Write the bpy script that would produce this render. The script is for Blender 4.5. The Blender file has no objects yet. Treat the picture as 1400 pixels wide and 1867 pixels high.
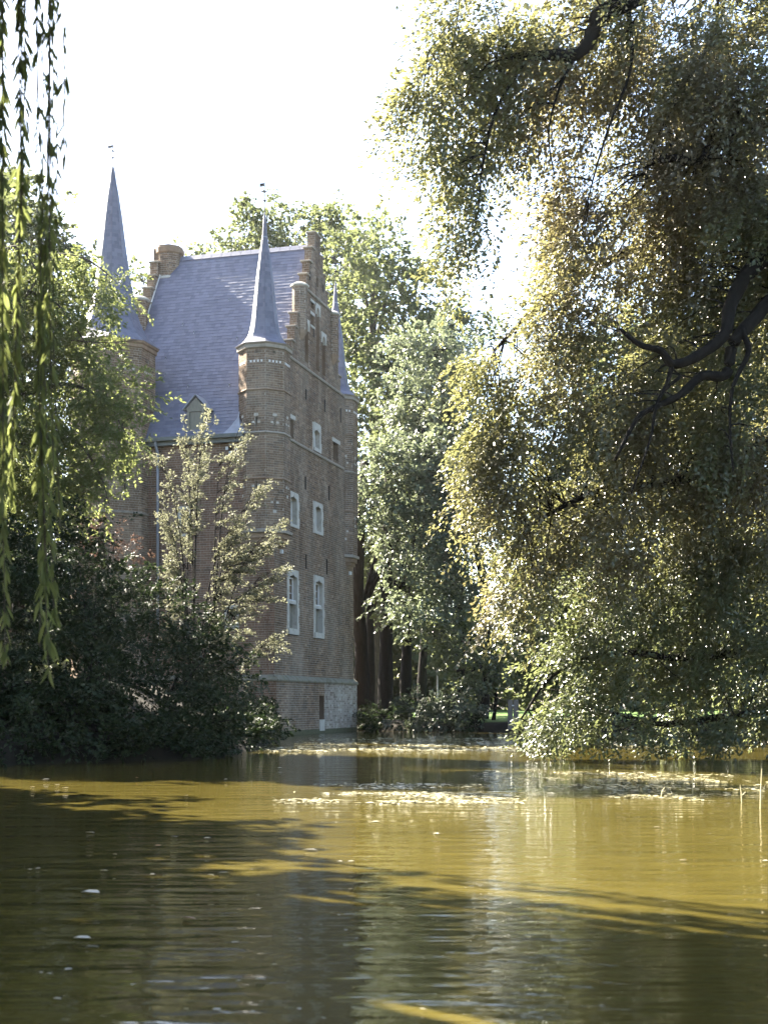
import bpy, math, random
import numpy as np
from mathutils import Vector, Matrix

random.seed(7)
rng = np.random.default_rng(11)
scn = bpy.context.scene
COL = scn.collection
R = math.radians

# ------------------------------------------------------------------ camera
FOC, HOR, CAMH = 2500.0, 1285.0, 1.14          # focal length in photo pixels, horizon row, eye height
cam_d = bpy.data.cameras.new('camera')
cam = bpy.data.objects.new('camera', cam_d)
COL.objects.link(cam)
cam.location = (0, 0, CAMH)
cam.rotation_euler = (R(90), 0, 0)
cam_d.sensor_fit = 'VERTICAL'
cam_d.sensor_height = 36.0
cam_d.sensor_width = 27.0
cam_d.lens = FOC / 1867.0 * 36.0
cam_d.shift_y = (HOR - 933.5) / 1867.0
cam_d.clip_start = 0.05
cam_d.clip_end = 3000
cam_d.dof.use_dof = True
cam_d.dof.focus_distance = 42.0
cam_d.dof.aperture_fstop = 4.0
scn.camera = cam

# ------------------------------------------------------------------ sky, sun, exposure
SUN_EL, SUN_AZ = 38.5, 47.0                     # sun stands to the left and behind the castle (degrees left of the view axis)
w = bpy.data.worlds.new('World')
scn.world = w
w.use_nodes = True
nt = w.node_tree
for n in list(nt.nodes):
    nt.nodes.remove(n)
sky = nt.nodes.new('ShaderNodeTexSky')
sky.sky_type = 'NISHITA'
sky.sun_disc = False
sky.sun_elevation = R(SUN_EL)
sky.sun_rotation = R(-SUN_AZ)
sky.air_density = 1.0
sky.dust_density = 1.6
sky.ozone_density = 1.0
bg = nt.nodes.new('ShaderNodeBackground')
bg.inputs['Strength'].default_value = 0.05
wo = nt.nodes.new('ShaderNodeOutputWorld')
nt.links.new(sky.outputs[0], bg.inputs[0])
nt.links.new(bg.outputs[0], wo.inputs[0])

sun_d = bpy.data.lights.new('sun', 'SUN')
sun_d.energy = 5.0
sun_d.angle = R(0.53)
sun_d.color = (1.0, 0.92, 0.78)
sun = bpy.data.objects.new('sun', sun_d)
COL.objects.link(sun)
SUNV = Vector((-math.sin(R(SUN_AZ)) * math.cos(R(SUN_EL)), math.cos(R(SUN_AZ)) * math.cos(R(SUN_EL)), math.sin(R(SUN_EL))))
sun.rotation_euler = SUNV.to_track_quat('Z', 'Y').to_euler()
sun.location = (-30, 20, 40)

scn.view_settings.view_transform = 'Standard'
scn.view_settings.look = 'None'
scn.view_settings.exposure = 3.6
scn.view_settings.gamma = 1.0
scn.view_settings.use_curve_mapping = False
scn.render.engine = 'CYCLES'
cy = scn.cycles
cy.max_bounces = 6
cy.diffuse_bounces = 1
cy.glossy_bounces = 3
cy.transmission_bounces = 4
cy.transparent_max_bounces = 4
cy.use_denoising = True
cy.sample_clamp_indirect = 6.0
cy.caustics_reflective = False
cy.caustics_refractive = False

# ------------------------------------------------------------------ helpers
def P(u, v, Y):
    """photo pixel at a given distance -> place in the world (metres)"""
    return np.array([(u - 700.0) / FOC * Y, Y, CAMH - (v - HOR) / FOC * Y])


def empty(name, loc=(0, 0, 0), rz=0.0, parent=None):
    o = bpy.data.objects.new(name, None)
    COL.objects.link(o)
    o.location = loc
    o.rotation_euler = (0, 0, rz)
    o.empty_display_size = 0.3
    if parent:
        o.parent = parent
    return o


def tag(o, label, cat, group=None, kind=None):
    o['label'] = label
    o['category'] = cat
    if group:
        o['group'] = group
    if kind:
        o['kind'] = kind
    return o


class MB:
    def __init__(s):
        s.v = []
        s.f = []

    def quad(s, a, b, c, d):
        n = len(s.v)
        s.v += [a, b, c, d]
        s.f.append((n, n + 1, n + 2, n + 3))

    def poly(s, pts):
        n = len(s.v)
        s.v += pts
        s.f.append(tuple(range(n, n + len(pts))))

    def box(s, x0, x1, y0, y1, z0, z1):
        n = len(s.v)
        s.v += [(x0, y0, z0), (x1, y0, z0), (x1, y1, z0), (x0, y1, z0), (x0, y0, z1), (x1, y0, z1), (x1, y1, z1), (x0, y1, z1)]
        s.f += [(n, n + 3, n + 2, n + 1), (n + 4, n + 5, n + 6, n + 7), (n, n + 1, n + 5, n + 4), (n + 1, n + 2, n + 6, n + 5),
                (n + 2, n + 3, n + 7, n + 6), (n + 3, n, n + 4, n + 7)]

    def obox(s, o, ux, uy, uz):
        """box from a corner and three edge vectors"""
        o, ux, uy, uz = (np.asarray(q, float) for q in (o, ux, uy, uz))
        n = len(s.v)
        for c in (o, o + ux, o + ux + uy, o + uy):
            s.v.append(tuple(c))
        for c in (o + uz, o + ux + uz, o + ux + uy + uz, o + uy + uz):
            s.v.append(tuple(c))
        s.f += [(n, n + 3, n + 2, n + 1), (n + 4, n + 5, n + 6, n + 7), (n, n + 1, n + 5, n + 4), (n + 1, n + 2, n + 6, n + 5),
                (n + 2, n + 3, n + 7, n + 6), (n + 3, n, n + 4, n + 7)]

    def prism(s, pts, y0, y1, axis='y'):
        """closed outline in the (a, z) plane pushed along the third axis"""
        k = len(pts)
        n = len(s.v)
        for d in (y0, y1):
            for a, z in pts:
                s.v.append((a, d, z) if axis == 'y' else (d, a, z))
        s.f.append(tuple(range(n, n + k)))
        s.f.append(tuple(range(n + 2 * k - 1, n + k - 1, -1)))
        for i in range(k):
            j = (i + 1) % k
            s.f.append((n + i, n + k + i, n + k + j, n + j))

    def rings(s, cx, cy, prof, sides=8, rot=0.0, cap=True):
        """lathe with few sides: prof is a list of (circumradius, z)"""
        n = len(s.v)
        for r, z in prof:
            for i in range(sides):
                a = rot + 2 * math.pi * i / sides
                s.v.append((cx + r * math.cos(a), cy + r * math.sin(a), z))
        for k in range(len(prof) - 1):
            for i in range(sides):
                j = (i + 1) % sides
                s.f.append((n + k * sides + i, n + k * sides + j, n + (k + 1) * sides + j, n + (k + 1) * sides + i))
        if cap:
            s.f.append(tuple(n + i for i in range(sides - 1, -1, -1)))
            m = n + (len(prof) - 1) * sides
            s.f.append(tuple(m + i for i in range(sides)))

    def tube(s, path, radii, sides=6, cap=True):
        path = np.asarray(path, float)
        k = len(path)
        radii = np.asarray(radii, float) if np.ndim(radii) else np.full(k, radii)
        T = np.gradient(path, axis=0)
        T /= np.linalg.norm(T, axis=1)[:, None] + 1e-9
        ref = np.array([0.31, 0.17, 0.93])
        if abs(T[0] @ ref) > 0.9:
            ref = np.array([1.0, 0.1, 0.0])
        n = len(s.v)
        for i in range(k):
            a = np.cross(T[i], ref)
            a /= np.linalg.norm(a) + 1e-9
            b = np.cross(T[i], a)
            ref = -np.cross(T[i], a) if False else ref
            for q in range(sides):
                th = 2 * math.pi * q / sides
                s.v.append(tuple(path[i] + radii[i] * (math.cos(th) * a + math.sin(th) * b)))
        for i in range(k - 1):
            for q in range(sides):
                j = (q + 1) % sides
                s.f.append((n + i * sides + q, n + i * sides + j, n + (i + 1) * sides + j, n + (i + 1) * sides + q))
        if cap:
            s.f.append(tuple(n + (k - 1) * sides + q for q in range(sides)))

    def build(s, name, mat, parent=None, smooth=False, kind=None, off=None, bevel=0):
        me = bpy.data.meshes.new(name)
        v = s.v
        if off is not None:
            v = (np.asarray(v, float) - np.asarray(off, float)).tolist()
        me.from_pydata(v, [], s.f)
        if mat:
            me.materials.append(mat)
        if smooth:
            me.polygons.foreach_set('use_smooth', [True] * len(me.polygons))
        me.update()
        o = bpy.data.objects.new(name, me)
        COL.objects.link(o)
        if parent:
            o.parent = parent
        if kind:
            o['kind'] = kind
        if bevel:
            m = o.modifiers.new('bevel', 'BEVEL')
            m.width = bevel
            m.segments = 1
        return o


def one_box(name, mat, parent, *b, bevel=0.0):
    m = MB()
    m.box(*b)
    return m.build(name, mat, parent, bevel=bevel)


def smooth_path(pts, k=5):
    """Catmull-Rom through the points"""
    pts = [np.asarray(p, float) for p in pts]
    if len(pts) < 3:
        return np.array([pts[0] + (pts[-1] - pts[0]) * t for t in np.linspace(0, 1, k + 1)])
    q = [2 * pts[0] - pts[1]] + pts + [2 * pts[-1] - pts[-2]]
    out = []
    for i in range(1, len(q) - 2):
        p0, p1, p2, p3 = q[i - 1:i + 3]
        for t in np.linspace(0, 1, k, endpoint=False):
            out.append(0.5 * ((2 * p1) + (-p0 + p2) * t + (2 * p0 - 5 * p1 + 4 * p2 - p3) * t * t + (-p0 + 3 * p1 - 3 * p2 + p3) * t ** 3))
    out.append(pts[-1])
    return np.array(out)


# ------------------------------------------------------------------ materials
def mat_new(name):
    m = bpy.data.materials.new(name)
    m.use_nodes = True
    t = m.node_tree
    for n in list(t.nodes):
        t.nodes.remove(n)
    out = t.nodes.new('ShaderNodeOutputMaterial')
    return m, t, out


def ramp(t, cols, interp='LINEAR'):
    r = t.nodes.new('ShaderNodeValToRGB')
    cr = r.color_ramp
    cr.interpolation = interp
    while len(cr.elements) < len(cols):
        cr.elements.new(0.5)
    for i, c in enumerate(cols):
        p, col = c if isinstance(c[0], float) and len(c) == 2 else (i / max(1, len(cols) - 1), c)
        cr.elements[i].position = p
        cr.elements[i].color = (*col, 1)
    return r


def noise(t, scale, detail=4.0, rough=0.55, coord='Object', stretch=None):
    tc = t.nodes.new('ShaderNodeTexCoord')
    n = t.nodes.new('ShaderNodeTexNoise')
    n.inputs['Scale'].default_value = scale
    n.inputs['Detail'].default_value = detail
    n.inputs['Roughness'].default_value = rough
    if stretch:
        mp = t.nodes.new('ShaderNodeMapping')
        mp.inputs['Scale'].default_value = stretch
        t.links.new(tc.outputs[coord], mp.inputs[0])
        t.links.new(mp.outputs[0], n.inputs['Vector'])
    else:
        t.links.new(tc.outputs[coord], n.inputs['Vector'])
    return n


def mixc(t, a, b, fac, mode='MIX'):
    m = t.nodes.new('ShaderNodeMix')
    m.data_type = 'RGBA'
    m.blend_type = mode
    for src, i in ((fac, 0), (a, 6), (b, 7)):
        if hasattr(src, 'is_linked') or hasattr(src, 'links'):
            t.links.new(src, m.inputs[i])
        else:
            m.inputs[i].default_value = src if i == 0 else (*src, 1)
    return m.outputs[2]


def leaf_mat(name, cols, trans=0.35, tcol=None, rough=0.5, spec=0.35, patch=None):
    m, t, out = mat_new(name)
    geo = t.nodes.new('ShaderNodeNewGeometry')
    rp = ramp(t, cols)
    t.links.new(geo.outputs['Random Per Island'], rp.inputs[0])
    col = rp.outputs[0]
    if patch:
        nz = noise(t, patch[1], 2.0)
        pr = ramp(t, [(0.48, (0, 0, 0)), (0.68, (1, 1, 1))])
        t.links.new(nz.outputs[0], pr.inputs[0])
        col = mixc(t, col, patch[0], pr.outputs[0])
    b = t.nodes.new('ShaderNodeBsdfPrincipled')
    t.links.new(col, b.inputs['Base Color'])
    b.inputs['Roughness'].default_value = rough
    b.inputs['Specular IOR Level'].default_value = spec
    tr = t.nodes.new('ShaderNodeBsdfTranslucent')
    if tcol:
        tc_ = mixc(t, col, tcol, 0.55)
        t.links.new(tc_, tr.inputs[0])
    else:
        t.links.new(col, tr.inputs[0])
    mx = t.nodes.new('ShaderNodeMixShader')
    mx.inputs[0].default_value = trans
    t.links.new(b.outputs[0], mx.inputs[1])
    t.links.new(tr.outputs[0], mx.inputs[2])
    t.links.new(mx.outputs[0], out.inputs[0])
    return m


def plain_mat(name, cols, scale=6.0, rough=0.8, spec=0.3, bump=0.0, bscale=30.0, stretch=None, metal=0.0, island=None):
    m, t, out = mat_new(name)
    b = t.nodes.new('ShaderNodeBsdfPrincipled')
    nz = noise(t, scale, 6.0, 0.6, stretch=stretch)
    rp = ramp(t, [(0.3 + 0.4 * i / max(1, len(cols) - 1), c) for i, c in enumerate(cols)])
    t.links.new(nz.outputs[0], rp.inputs[0])
    col = rp.outputs[0]
    if island:
        geo = t.nodes.new('ShaderNodeNewGeometry')
        r2 = ramp(t, island)
        t.links.new(geo.outputs['Random Per Island'], r2.inputs[0])
        col = mixc(t, col, r2.outputs[0], 0.5)
    t.links.new(col, b.inputs['Base Color'])
    b.inputs['Roughness'].default_value = rough
    b.inputs['Specular IOR Level'].default_value = spec
    b.inputs['Metallic'].default_value = metal
    if bump:
        n2 = noise(t, bscale, 5.0, 0.6, stretch=stretch)
        bp = t.nodes.new('ShaderNodeBump')
        bp.inputs['Strength'].default_value = bump
        bp.inputs['Distance'].default_value = 0.03
        t.links.new(n2.outputs[0], bp.inputs['Height'])
        t.links.new(bp.outputs[0], b.inputs['Normal'])
    t.links.new(b.outputs[0], out.inputs[0])
    return m


def brick_mat(name, cols, stain, stain_amt=0.45, stain_scale=0.55):
    m, t, out = mat_new(name)
    b = t.nodes.new('ShaderNodeBsdfPrincipled')
    geo = t.nodes.new('ShaderNodeNewGeometry')
    rp = ramp(t, cols)
    t.links.new(geo.outputs['Random Per Island'], rp.inputs[0])
    nz = noise(t, stain_scale, 6.0, 0.62, stretch=(1, 1, 0.55))
    sr = ramp(t, [(0.42, (0, 0, 0)), (0.68, (stain_amt,) * 3)])
    t.links.new(nz.outputs[0], sr.inputs[0])
    c1 = mixc(t, rp.outputs[0], stain, sr.outputs[0])
    n3 = noise(t, 1.3, 5.0, 0.7, stretch=(1, 1, 0.35))
    dr = ramp(t, [(0.30, (0.48, 0.46, 0.43)), (0.60, (1.04, 1.03, 1.0))])
    t.links.new(n3.outputs[0], dr.inputs[0])
    c2 = mixc(t, c1, dr.outputs[0], 1.0, 'MULTIPLY')
    n4 = noise(t, 40.0, 3.0, 0.7)
    gr = ramp(t, [(0.25, (0.78, 0.78, 0.78)), (0.75, (1.15, 1.15, 1.15))])
    t.links.new(n4.outputs[0], gr.inputs[0])
    c3 = mixc(t, c2, gr.outputs[0], 1.0, 'MULTIPLY')
    t.links.new(c3, b.inputs['Base Color'])
    b.inputs['Roughness'].default_value = 0.9
    b.inputs['Specular IOR Level'].default_value = 0.2
    t.links.new(b.outputs[0], out.inputs[0])
    return m


M = {}
M['brick'] = brick_mat('brick', [(0.15, 0.10, 0.068), (0.22, 0.15, 0.10), (0.17, 0.115, 0.077), (0.275, 0.19, 0.127), (0.11, 0.082, 0.063), (0.33, 0.245, 0.175)],
                       (0.34, 0.30, 0.25))
M['brick_red'] = brick_mat('brick_red', [(0.17, 0.10, 0.07), (0.23, 0.14, 0.098), (0.19, 0.12, 0.085), (0.27, 0.17, 0.122), (0.13, 0.09, 0.07)],
                           (0.29, 0.23, 0.17))
M['brick_pale'] = brick_mat('brick_pale', [(0.32, 0.27, 0.23), (0.46, 0.42, 0.36), (0.21, 0.16, 0.13), (0.50, 0.46, 0.41), (0.27, 0.22, 0.18)], (0.46, 0.43, 0.38), 0.35, 0.9)
M['mortar'] = plain_mat('mortar', [(0.36, 0.32, 0.27), (0.47, 0.43, 0.37)], 3.0, 0.95, 0.1)
M['stone'] = plain_mat('stone', [(0.34, 0.31, 0.26), (0.48, 0.45, 0.39), (0.40, 0.37, 0.31)], 4.0, 0.9, 0.2, 0.25, 25)
M['weathered'] = plain_mat('weathered_stone', [(0.20, 0.175, 0.14), (0.30, 0.265, 0.215), (0.24, 0.21, 0.165)], 4.0, 0.9, 0.2, 0.25, 25)
M['mossy'] = plain_mat('mossy_stone', [(0.12, 0.115, 0.075), (0.22, 0.20, 0.155), (0.16, 0.15, 0.09)], 2.2, 0.95, 0.1, 0.4, 20)
M['algae'] = plain_mat('algae', [(0.035, 0.04, 0.018), (0.09, 0.09, 0.05), (0.05, 0.055, 0.022)], 5.0, 0.7, 0.3, 0.5, 30)
M['slate'] = plain_mat('slate', [(0.105, 0.107, 0.145), (0.155, 0.157, 0.20)], 1.2, 0.5, 0.35, 0.15, 40,
                       island=[(0.085, 0.087, 0.12), (0.15, 0.15, 0.195), (0.19, 0.19, 0.235)])
M['lead'] = plain_mat('lead', [(0.20, 0.21, 0.24), (0.30, 0.31, 0.34)], 3.0, 0.5, 0.5)
M['gutter'] = plain_mat('gutter', [(0.10, 0.115, 0.11), (0.16, 0.175, 0.17)], 3.0, 0.5, 0.5)
M['void'] = plain_mat('dark_interior', [(0.02, 0.018, 0.016), (0.03, 0.027, 0.024)], 3.0, 0.9, 0.1)  # near-black colour stands in for the unlit depth behind openings
M['iron'] = plain_mat('iron', [(0.025, 0.022, 0.02), (0.05, 0.04, 0.035)], 8.0, 0.7, 0.3)
M['white_paint'] = plain_mat('white_paint', [(0.62, 0.61, 0.58), (0.74, 0.73, 0.70)], 3.0, 0.6, 0.3)
M['dormer_wood'] = plain_mat('dormer_wood', [(0.16, 0.15, 0.12), (0.24, 0.225, 0.18)], 5.0, 0.8, 0.2, stretch=(8, 1, 1))
M['post_wood'] = plain_mat('post_wood', [(0.12, 0.10, 0.085), (0.20, 0.175, 0.15)], 5.0, 0.85, 0.2, stretch=(6, 6, 0.6))
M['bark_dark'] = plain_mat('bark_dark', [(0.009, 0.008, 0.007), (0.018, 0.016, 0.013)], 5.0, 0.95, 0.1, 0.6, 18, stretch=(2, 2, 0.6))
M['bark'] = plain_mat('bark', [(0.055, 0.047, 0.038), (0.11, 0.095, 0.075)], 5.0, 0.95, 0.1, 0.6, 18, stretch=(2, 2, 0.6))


def glass_mat():
    m, t, out = mat_new('window_glass')
    b = t.nodes.new('ShaderNodeBsdfPrincipled')
    b.inputs['Base Color'].default_value = (0.03, 0.034, 0.038, 1)
    b.inputs['Roughness'].default_value = 0.06
    b.inputs['Specular IOR Level'].default_value = 0.6
    nz = noise(t, 3.0, 2.0)
    bp = t.nodes.new('ShaderNodeBump')
    bp.inputs['Strength'].default_value = 0.08
    t.links.new(nz.outputs[0], bp.inputs['Height'])
    t.links.new(bp.outputs[0], b.inputs['Normal'])
    t.links.new(b.outputs[0], out.inputs[0])
    return m


M['glass'] = glass_mat()


def water_mat():
    m, t, out = mat_new('pond_water')
    b = t.nodes.new('ShaderNodeBsdfPrincipled')
    n1 = noise(t, 0.35, 3.0)
    rp = ramp(t, [(0.35, (0.052, 0.042, 0.0095)), (0.65, (0.065, 0.052, 0.0125))])
    t.links.new(n1.outputs[0], rp.inputs[0])
    t.links.new(rp.outputs[0], b.inputs['Base Color'])
    b.inputs['Roughness'].default_value = 0.03
    b.inputs['IOR'].default_value = 1.33
    b.inputs['Specular IOR Level'].default_value = 0.5
    big = noise(t, 1.0, 2.0, 0.5, stretch=(0.9, 3.2, 1))
    fine = noise(t, 1.0, 2.0, 0.5, stretch=(3.5, 12.0, 1))
    calm = noise(t, 0.13, 2.0)
    cr = ramp(t, [(0.35, (0.25,) * 3), (0.7, (0.9,) * 3)])
    t.links.new(calm.outputs[0], cr.inputs[0])
    b1 = t.nodes.new('ShaderNodeBump')
    b1.inputs['Distance'].default_value = 0.05
    b1.inputs['Strength'].default_value = 0.45
    t.links.new(big.outputs[0], b1.inputs['Height'])
    b2 = t.nodes.new('ShaderNodeBump')
    b2.inputs['Distance'].default_value = 0.012
    t.links.new(cr.outputs[0], b2.inputs['Strength'])
    t.links.new(fine.outputs[0], b2.inputs['Height'])
    t.links.new(b1.outputs[0], b2.inputs['Normal'])
    t.links.new(b2.outputs[0], b.inputs['Normal'])
    t.links.new(b.outputs[0], out.inputs[0])
    return m


M['water'] = water_mat()
M['soil'] = plain_mat('soil', [(0.012, 0.011, 0.008), (0.026, 0.022, 0.015)], 2.0, 0.95, 0.1, 0.5, 10)
M['lawn'] = plain_mat('lawn_grass', [(0.045, 0.085, 0.02), (0.075, 0.125, 0.03)], 1.5, 0.9, 0.1, 0.5, 30)

# leaf colours: the colour of the leaves themselves
M['beech'] = leaf_mat('beech_leaf', [(0.078, 0.096, 0.032), (0.104, 0.12, 0.042), (0.132, 0.132, 0.056), (0.092, 0.112, 0.038)], 0.42, (0.24, 0.225, 0.085), 0.34, 0.8,
                      patch=((0.145, 0.115, 0.066), 0.26))
M['hornbeam'] = leaf_mat('hornbeam_leaf', [(0.06, 0.08, 0.032), (0.09, 0.11, 0.044), (0.12, 0.135, 0.06)], 0.42, (0.20, 0.22, 0.085), 0.34, 0.8)
M['maple'] = leaf_mat('maple_leaf', [(0.09, 0.115, 0.065), (0.125, 0.15, 0.09), (0.155, 0.175, 0.115)], 0.40, (0.20, 0.23, 0.12), 0.4, 0.6)
M['farleaf'] = leaf_mat('far_leaf', [(0.075, 0.098, 0.04), (0.10, 0.125, 0.052), (0.125, 0.14, 0.065)], 0.42, (0.18, 0.20, 0.075), 0.6, 0.25)
M['locust'] = leaf_mat('locust_leaf', [(0.075, 0.11, 0.035), (0.105, 0.14, 0.048), (0.135, 0.155, 0.06)], 0.48, (0.24, 0.26, 0.085), 0.55, 0.3)
M['willow'] = leaf_mat('willow_leaf', [(0.075, 0.10, 0.034), (0.10, 0.13, 0.045), (0.13, 0.145, 0.055)], 0.6, (0.26, 0.29, 0.09), 0.55, 0.3)
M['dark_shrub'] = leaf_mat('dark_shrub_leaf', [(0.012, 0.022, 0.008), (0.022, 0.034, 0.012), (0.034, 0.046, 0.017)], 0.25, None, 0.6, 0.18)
M['golden'] = leaf_mat('golden_leaf', [(0.115, 0.122, 0.07), (0.15, 0.155, 0.092), (0.18, 0.178, 0.115)], 0.42, (0.24, 0.24, 0.15), 0.6, 0.25)
M['woodleaf'] = leaf_mat('wood_leaf', [(0.03, 0.042, 0.017), (0.045, 0.06, 0.024), (0.06, 0.075, 0.032)], 0.35, (0.10, 0.12, 0.04), 0.6, 0.2)
M['red_leaf'] = leaf_mat('red_leaf', [(0.05, 0.028, 0.02), (0.08, 0.045, 0.032), (0.10, 0.07, 0.05)], 0.35, None, 0.55, 0.3)
M['laurel'] = leaf_mat('laurel_leaf', [(0.045, 0.058, 0.036), (0.07, 0.085, 0.052), (0.09, 0.105, 0.068)], 0.25, None, 0.48, 0.4)
M['weed'] = leaf_mat('floating_weed_bits', [(0.15, 0.135, 0.06), (0.26, 0.24, 0.14), (0.36, 0.34, 0.24), (0.12, 0.11, 0.05)], 0.1, None, 0.35, 0.5)
M['pale_bit'] = leaf_mat('pale_leaf', [(0.30, 0.28, 0.22), (0.42, 0.40, 0.34)], 0.1, None, 0.4, 0.4)
M['orange_bit'] = leaf_mat('fallen_leaf', [(0.22, 0.09, 0.03), (0.30, 0.14, 0.05)], 0.1, None, 0.4, 0.4)
M['reed'] = plain_mat('reed', [(0.35, 0.31, 0.18), (0.48, 0.43, 0.28)], 5, 0.7)

# ------------------------------------------------------------------ ground, pond, lawn
POND = np.array([(-7.0, -3), (-7.6, 6), (-8.2, 16), (-8.6, 23.5), (-6.5, 26.4), (-3.9, 28.4), (-3.2, 34), (-3.3, 42), (-3.6, 47.2), (-6.0, 47.6), (-6.0, 62),
                 (-1.5, 60.6), (2.0, 58.4), (6.5, 57.0), (11, 54), (13, 44), (11.2, 34), (9.6, 27), (8.8, 18), (8.0, 8), (7.6, -3), (3, -0.9), (-3, -0.9)])


def pond_dist(x, y):
    """signed distance to the shore, negative in the pond"""
    px, py = x.ravel(), y.ravel()
    d = np.full(px.shape, 1e9)
    inside = np.zeros(px.shape, bool)
    n = len(POND)
    for i in range(n):
        a, b = POND[i], POND[(i + 1) % n]
        e = b - a
        t = np.clip(((px - a[0]) * e[0] + (py - a[1]) * e[1]) / (e @ e), 0, 1)
        d = np.minimum(d, np.hypot(px - a[0] - t * e[0], py - a[1] - t * e[1]))
        c = ((a[1] > py) != (b[1] > py))
        with np.errstate(divide='ignore', invalid='ignore'):
            xi = (b[0] - a[0]) * (py - a[1]) / (b[1] - a[1] + 1e-12) + a[0]
        inside ^= c & (px < xi)
    return np.where(inside, -d, d).reshape(x.shape)


def ground_h(x, y):
    x, y = np.asarray(x, float), np.asarray(y, float)
    d = pond_dist(x, y)
    t = np.clip((d + 0.9) / 1.5, 0, 1)
    h = -0.7 + 1.08 * (t * t * (3 - 2 * t))
    h = h + np.clip(d, 0, 30) * 0.012
    left = np.clip((-x - 3.0) / 4.0, 0, 1) * np.clip((y - 26) / 6, 0, 1) * np.clip(d / 3.5, 0, 1)
    h = h + left * 1.3                                   # the castle bank on the left rises
    return h + 0.05 * np.sin(x * 1.7 + 0.6 * y) * (d > 0)


def axis_pts(lo, a, b, hi, step, m=9):
    core = np.arange(a, b + 1e-6, step)
    g = np.linspace(0, 1, m) ** 2.2
    return np.unique(np.concatenate([a - (a - lo) * g[::-1], core, b + (hi - b) * g]))


gx = axis_pts(-300, -26, 26, 300, 0.5)
gy = axis_pts(-120, -6, 90, 420, 0.5)
GX, GY = np.meshgrid(gx, gy)
GZ = ground_h(GX, GY)
me = bpy.data.meshes.new('ground')
nx, ny = len(gx), len(gy)
idx = np.arange(nx * ny).reshape(ny, nx)
fq = np.stack([idx[:-1, :-1], idx[:-1, 1:], idx[1:, 1:], idx[1:, :-1]], -1).reshape(-1, 4)
me.from_pydata(np.stack([GX, GY, GZ], -1).reshape(-1, 3).tolist(), [], fq.tolist())
me.materials.append(M['soil'])
me.polygons.foreach_set('use_smooth', [True] * len(me.polygons))
ground = bpy.data.objects.new('ground', me)
COL.objects.link(ground)
ground['kind'] = 'structure'

lx = np.arange(1.0, 40.01, 1.0)
ly = np.arange(58.6, 110.01, 1.0)
LX, LY = np.meshgrid(lx, ly)
LZ = ground_h(LX, LY) + 0.03
me = bpy.data.meshes.new('lawn')
idx = np.arange(LX.size).reshape(LX.shape)
fq = np.stack([idx[:-1, :-1], idx[:-1, 1:], idx[1:, 1:], idx[1:, :-1]], -1).reshape(-1, 4)
me.from_pydata(np.stack([LX, LY, LZ], -1).reshape(-1, 3).tolist(), [], fq.tolist())
me.materials.append(M['lawn'])
lawn = bpy.data.objects.new('lawn', me)
COL.objects.link(lawn)
lawn['kind'] = 'structure'

m_ = MB()
m_.quad((-16, -6, 0), (20, -6, 0), (20, 64, 0), (-16, 64, 0))
wat = m_.build('water', M['water'])
wat['kind'] = 'structure'

# ------------------------------------------------------------------ castle
CA = math.atan(0.28)
castle = empty('castle', (-3.98, 50.0, 0.0), -CA)
tag(castle, 'tall brick castle with stepped gables, slate roof and pointed corner turrets rising from the pond', 'castle')
# local frame: front (eaves) wall is y = 0, gable wall is x = 0 and faces +x; the back is at y = DEP
DEP, MID, EAVE = 9.86, 4.93, 11.05
COURSE = 0.086


def sub_iv(ivs, a, b):
    out = []
    for s, e in ivs:
        if b <= s or a >= e:
            out.append((s, e))
            continue
        if a > s:
            out.append((s, a))
        if b < e:
            out.append((b, e))
    return out


def brickwork(mb, core, o, ux, nrm, z0, z1, span, holes, depth=0.016):
    """lay courses on a wall plane. o: wall origin, ux: unit along the wall, nrm: outward; span(z) -> (s0, s1); holes: (s0, s1, z0, z1)"""
    o, ux, nrm = np.array(o, float), np.array(ux, float), np.array(nrm, float)
    nc = max(1, int(round((z1 - z0) / COURSE)))
    ch = (z1 - z0) / nc
    for i in range(nc):
        za, zb = z0 + i * ch, z0 + (i + 1) * ch
        zm = (za + zb) / 2
        ivs = [span(zm)]
        for h in holes:
            if h[2] < zm < h[3]:
                ivs = sub_iv(ivs, h[0], h[1])
        for s, e in ivs:
            a, b = o + ux * s - nrm * 0.006, o + ux * e - nrm * 0.006
            core.quad((a[0], a[1], za), (b[0], b[1], za), (b[0], b[1], zb), (a[0], a[1], zb))
        x = -0.3 + (0.0 if i % 2 else 0.098) + random.uniform(-.02, .02)
        k = i
        smax = max([e for s, e in ivs] + [0])
        while x < smax:
            L = 0.262 if k % 2 else 0.128
            k += 1
            L *= random.uniform(.95, 1.05)
            for s, e in ivs:
                a, b = max(x, s), min(x + L, e)
                if b - a < 0.035:
                    continue
                p = random.uniform(0.0, 0.009)
                j = random.uniform(-.002, .002)
                q0 = o + ux * (a + .006) - nrm * depth
                q1 = o + ux * (b - .006) - nrm * depth
                f0, f1 = q0 + nrm * (depth + p), q1 + nrm * (depth + p)
                lo, hi = za + .006 + j, zb - .006 + j
                n = len(mb.v)
                mb.v += [(f0[0], f0[1], lo), (f1[0], f1[1], lo), (f1[0], f1[1], hi), (f0[0], f0[1], hi),
                         (q0[0], q0[1], lo), (q1[0], q1[1], lo), (q1[0], q1[1], hi), (q0[0], q0[1], hi)]
                mb.f += [(n, n + 1, n + 2, n + 3), (n + 3, n + 2, n + 6, n + 7), (n + 4, n + 5, n + 1, n), (n + 4, n, n + 3, n + 7), (n + 1, n + 5, n + 6, n + 2)]
            x += L


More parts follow.
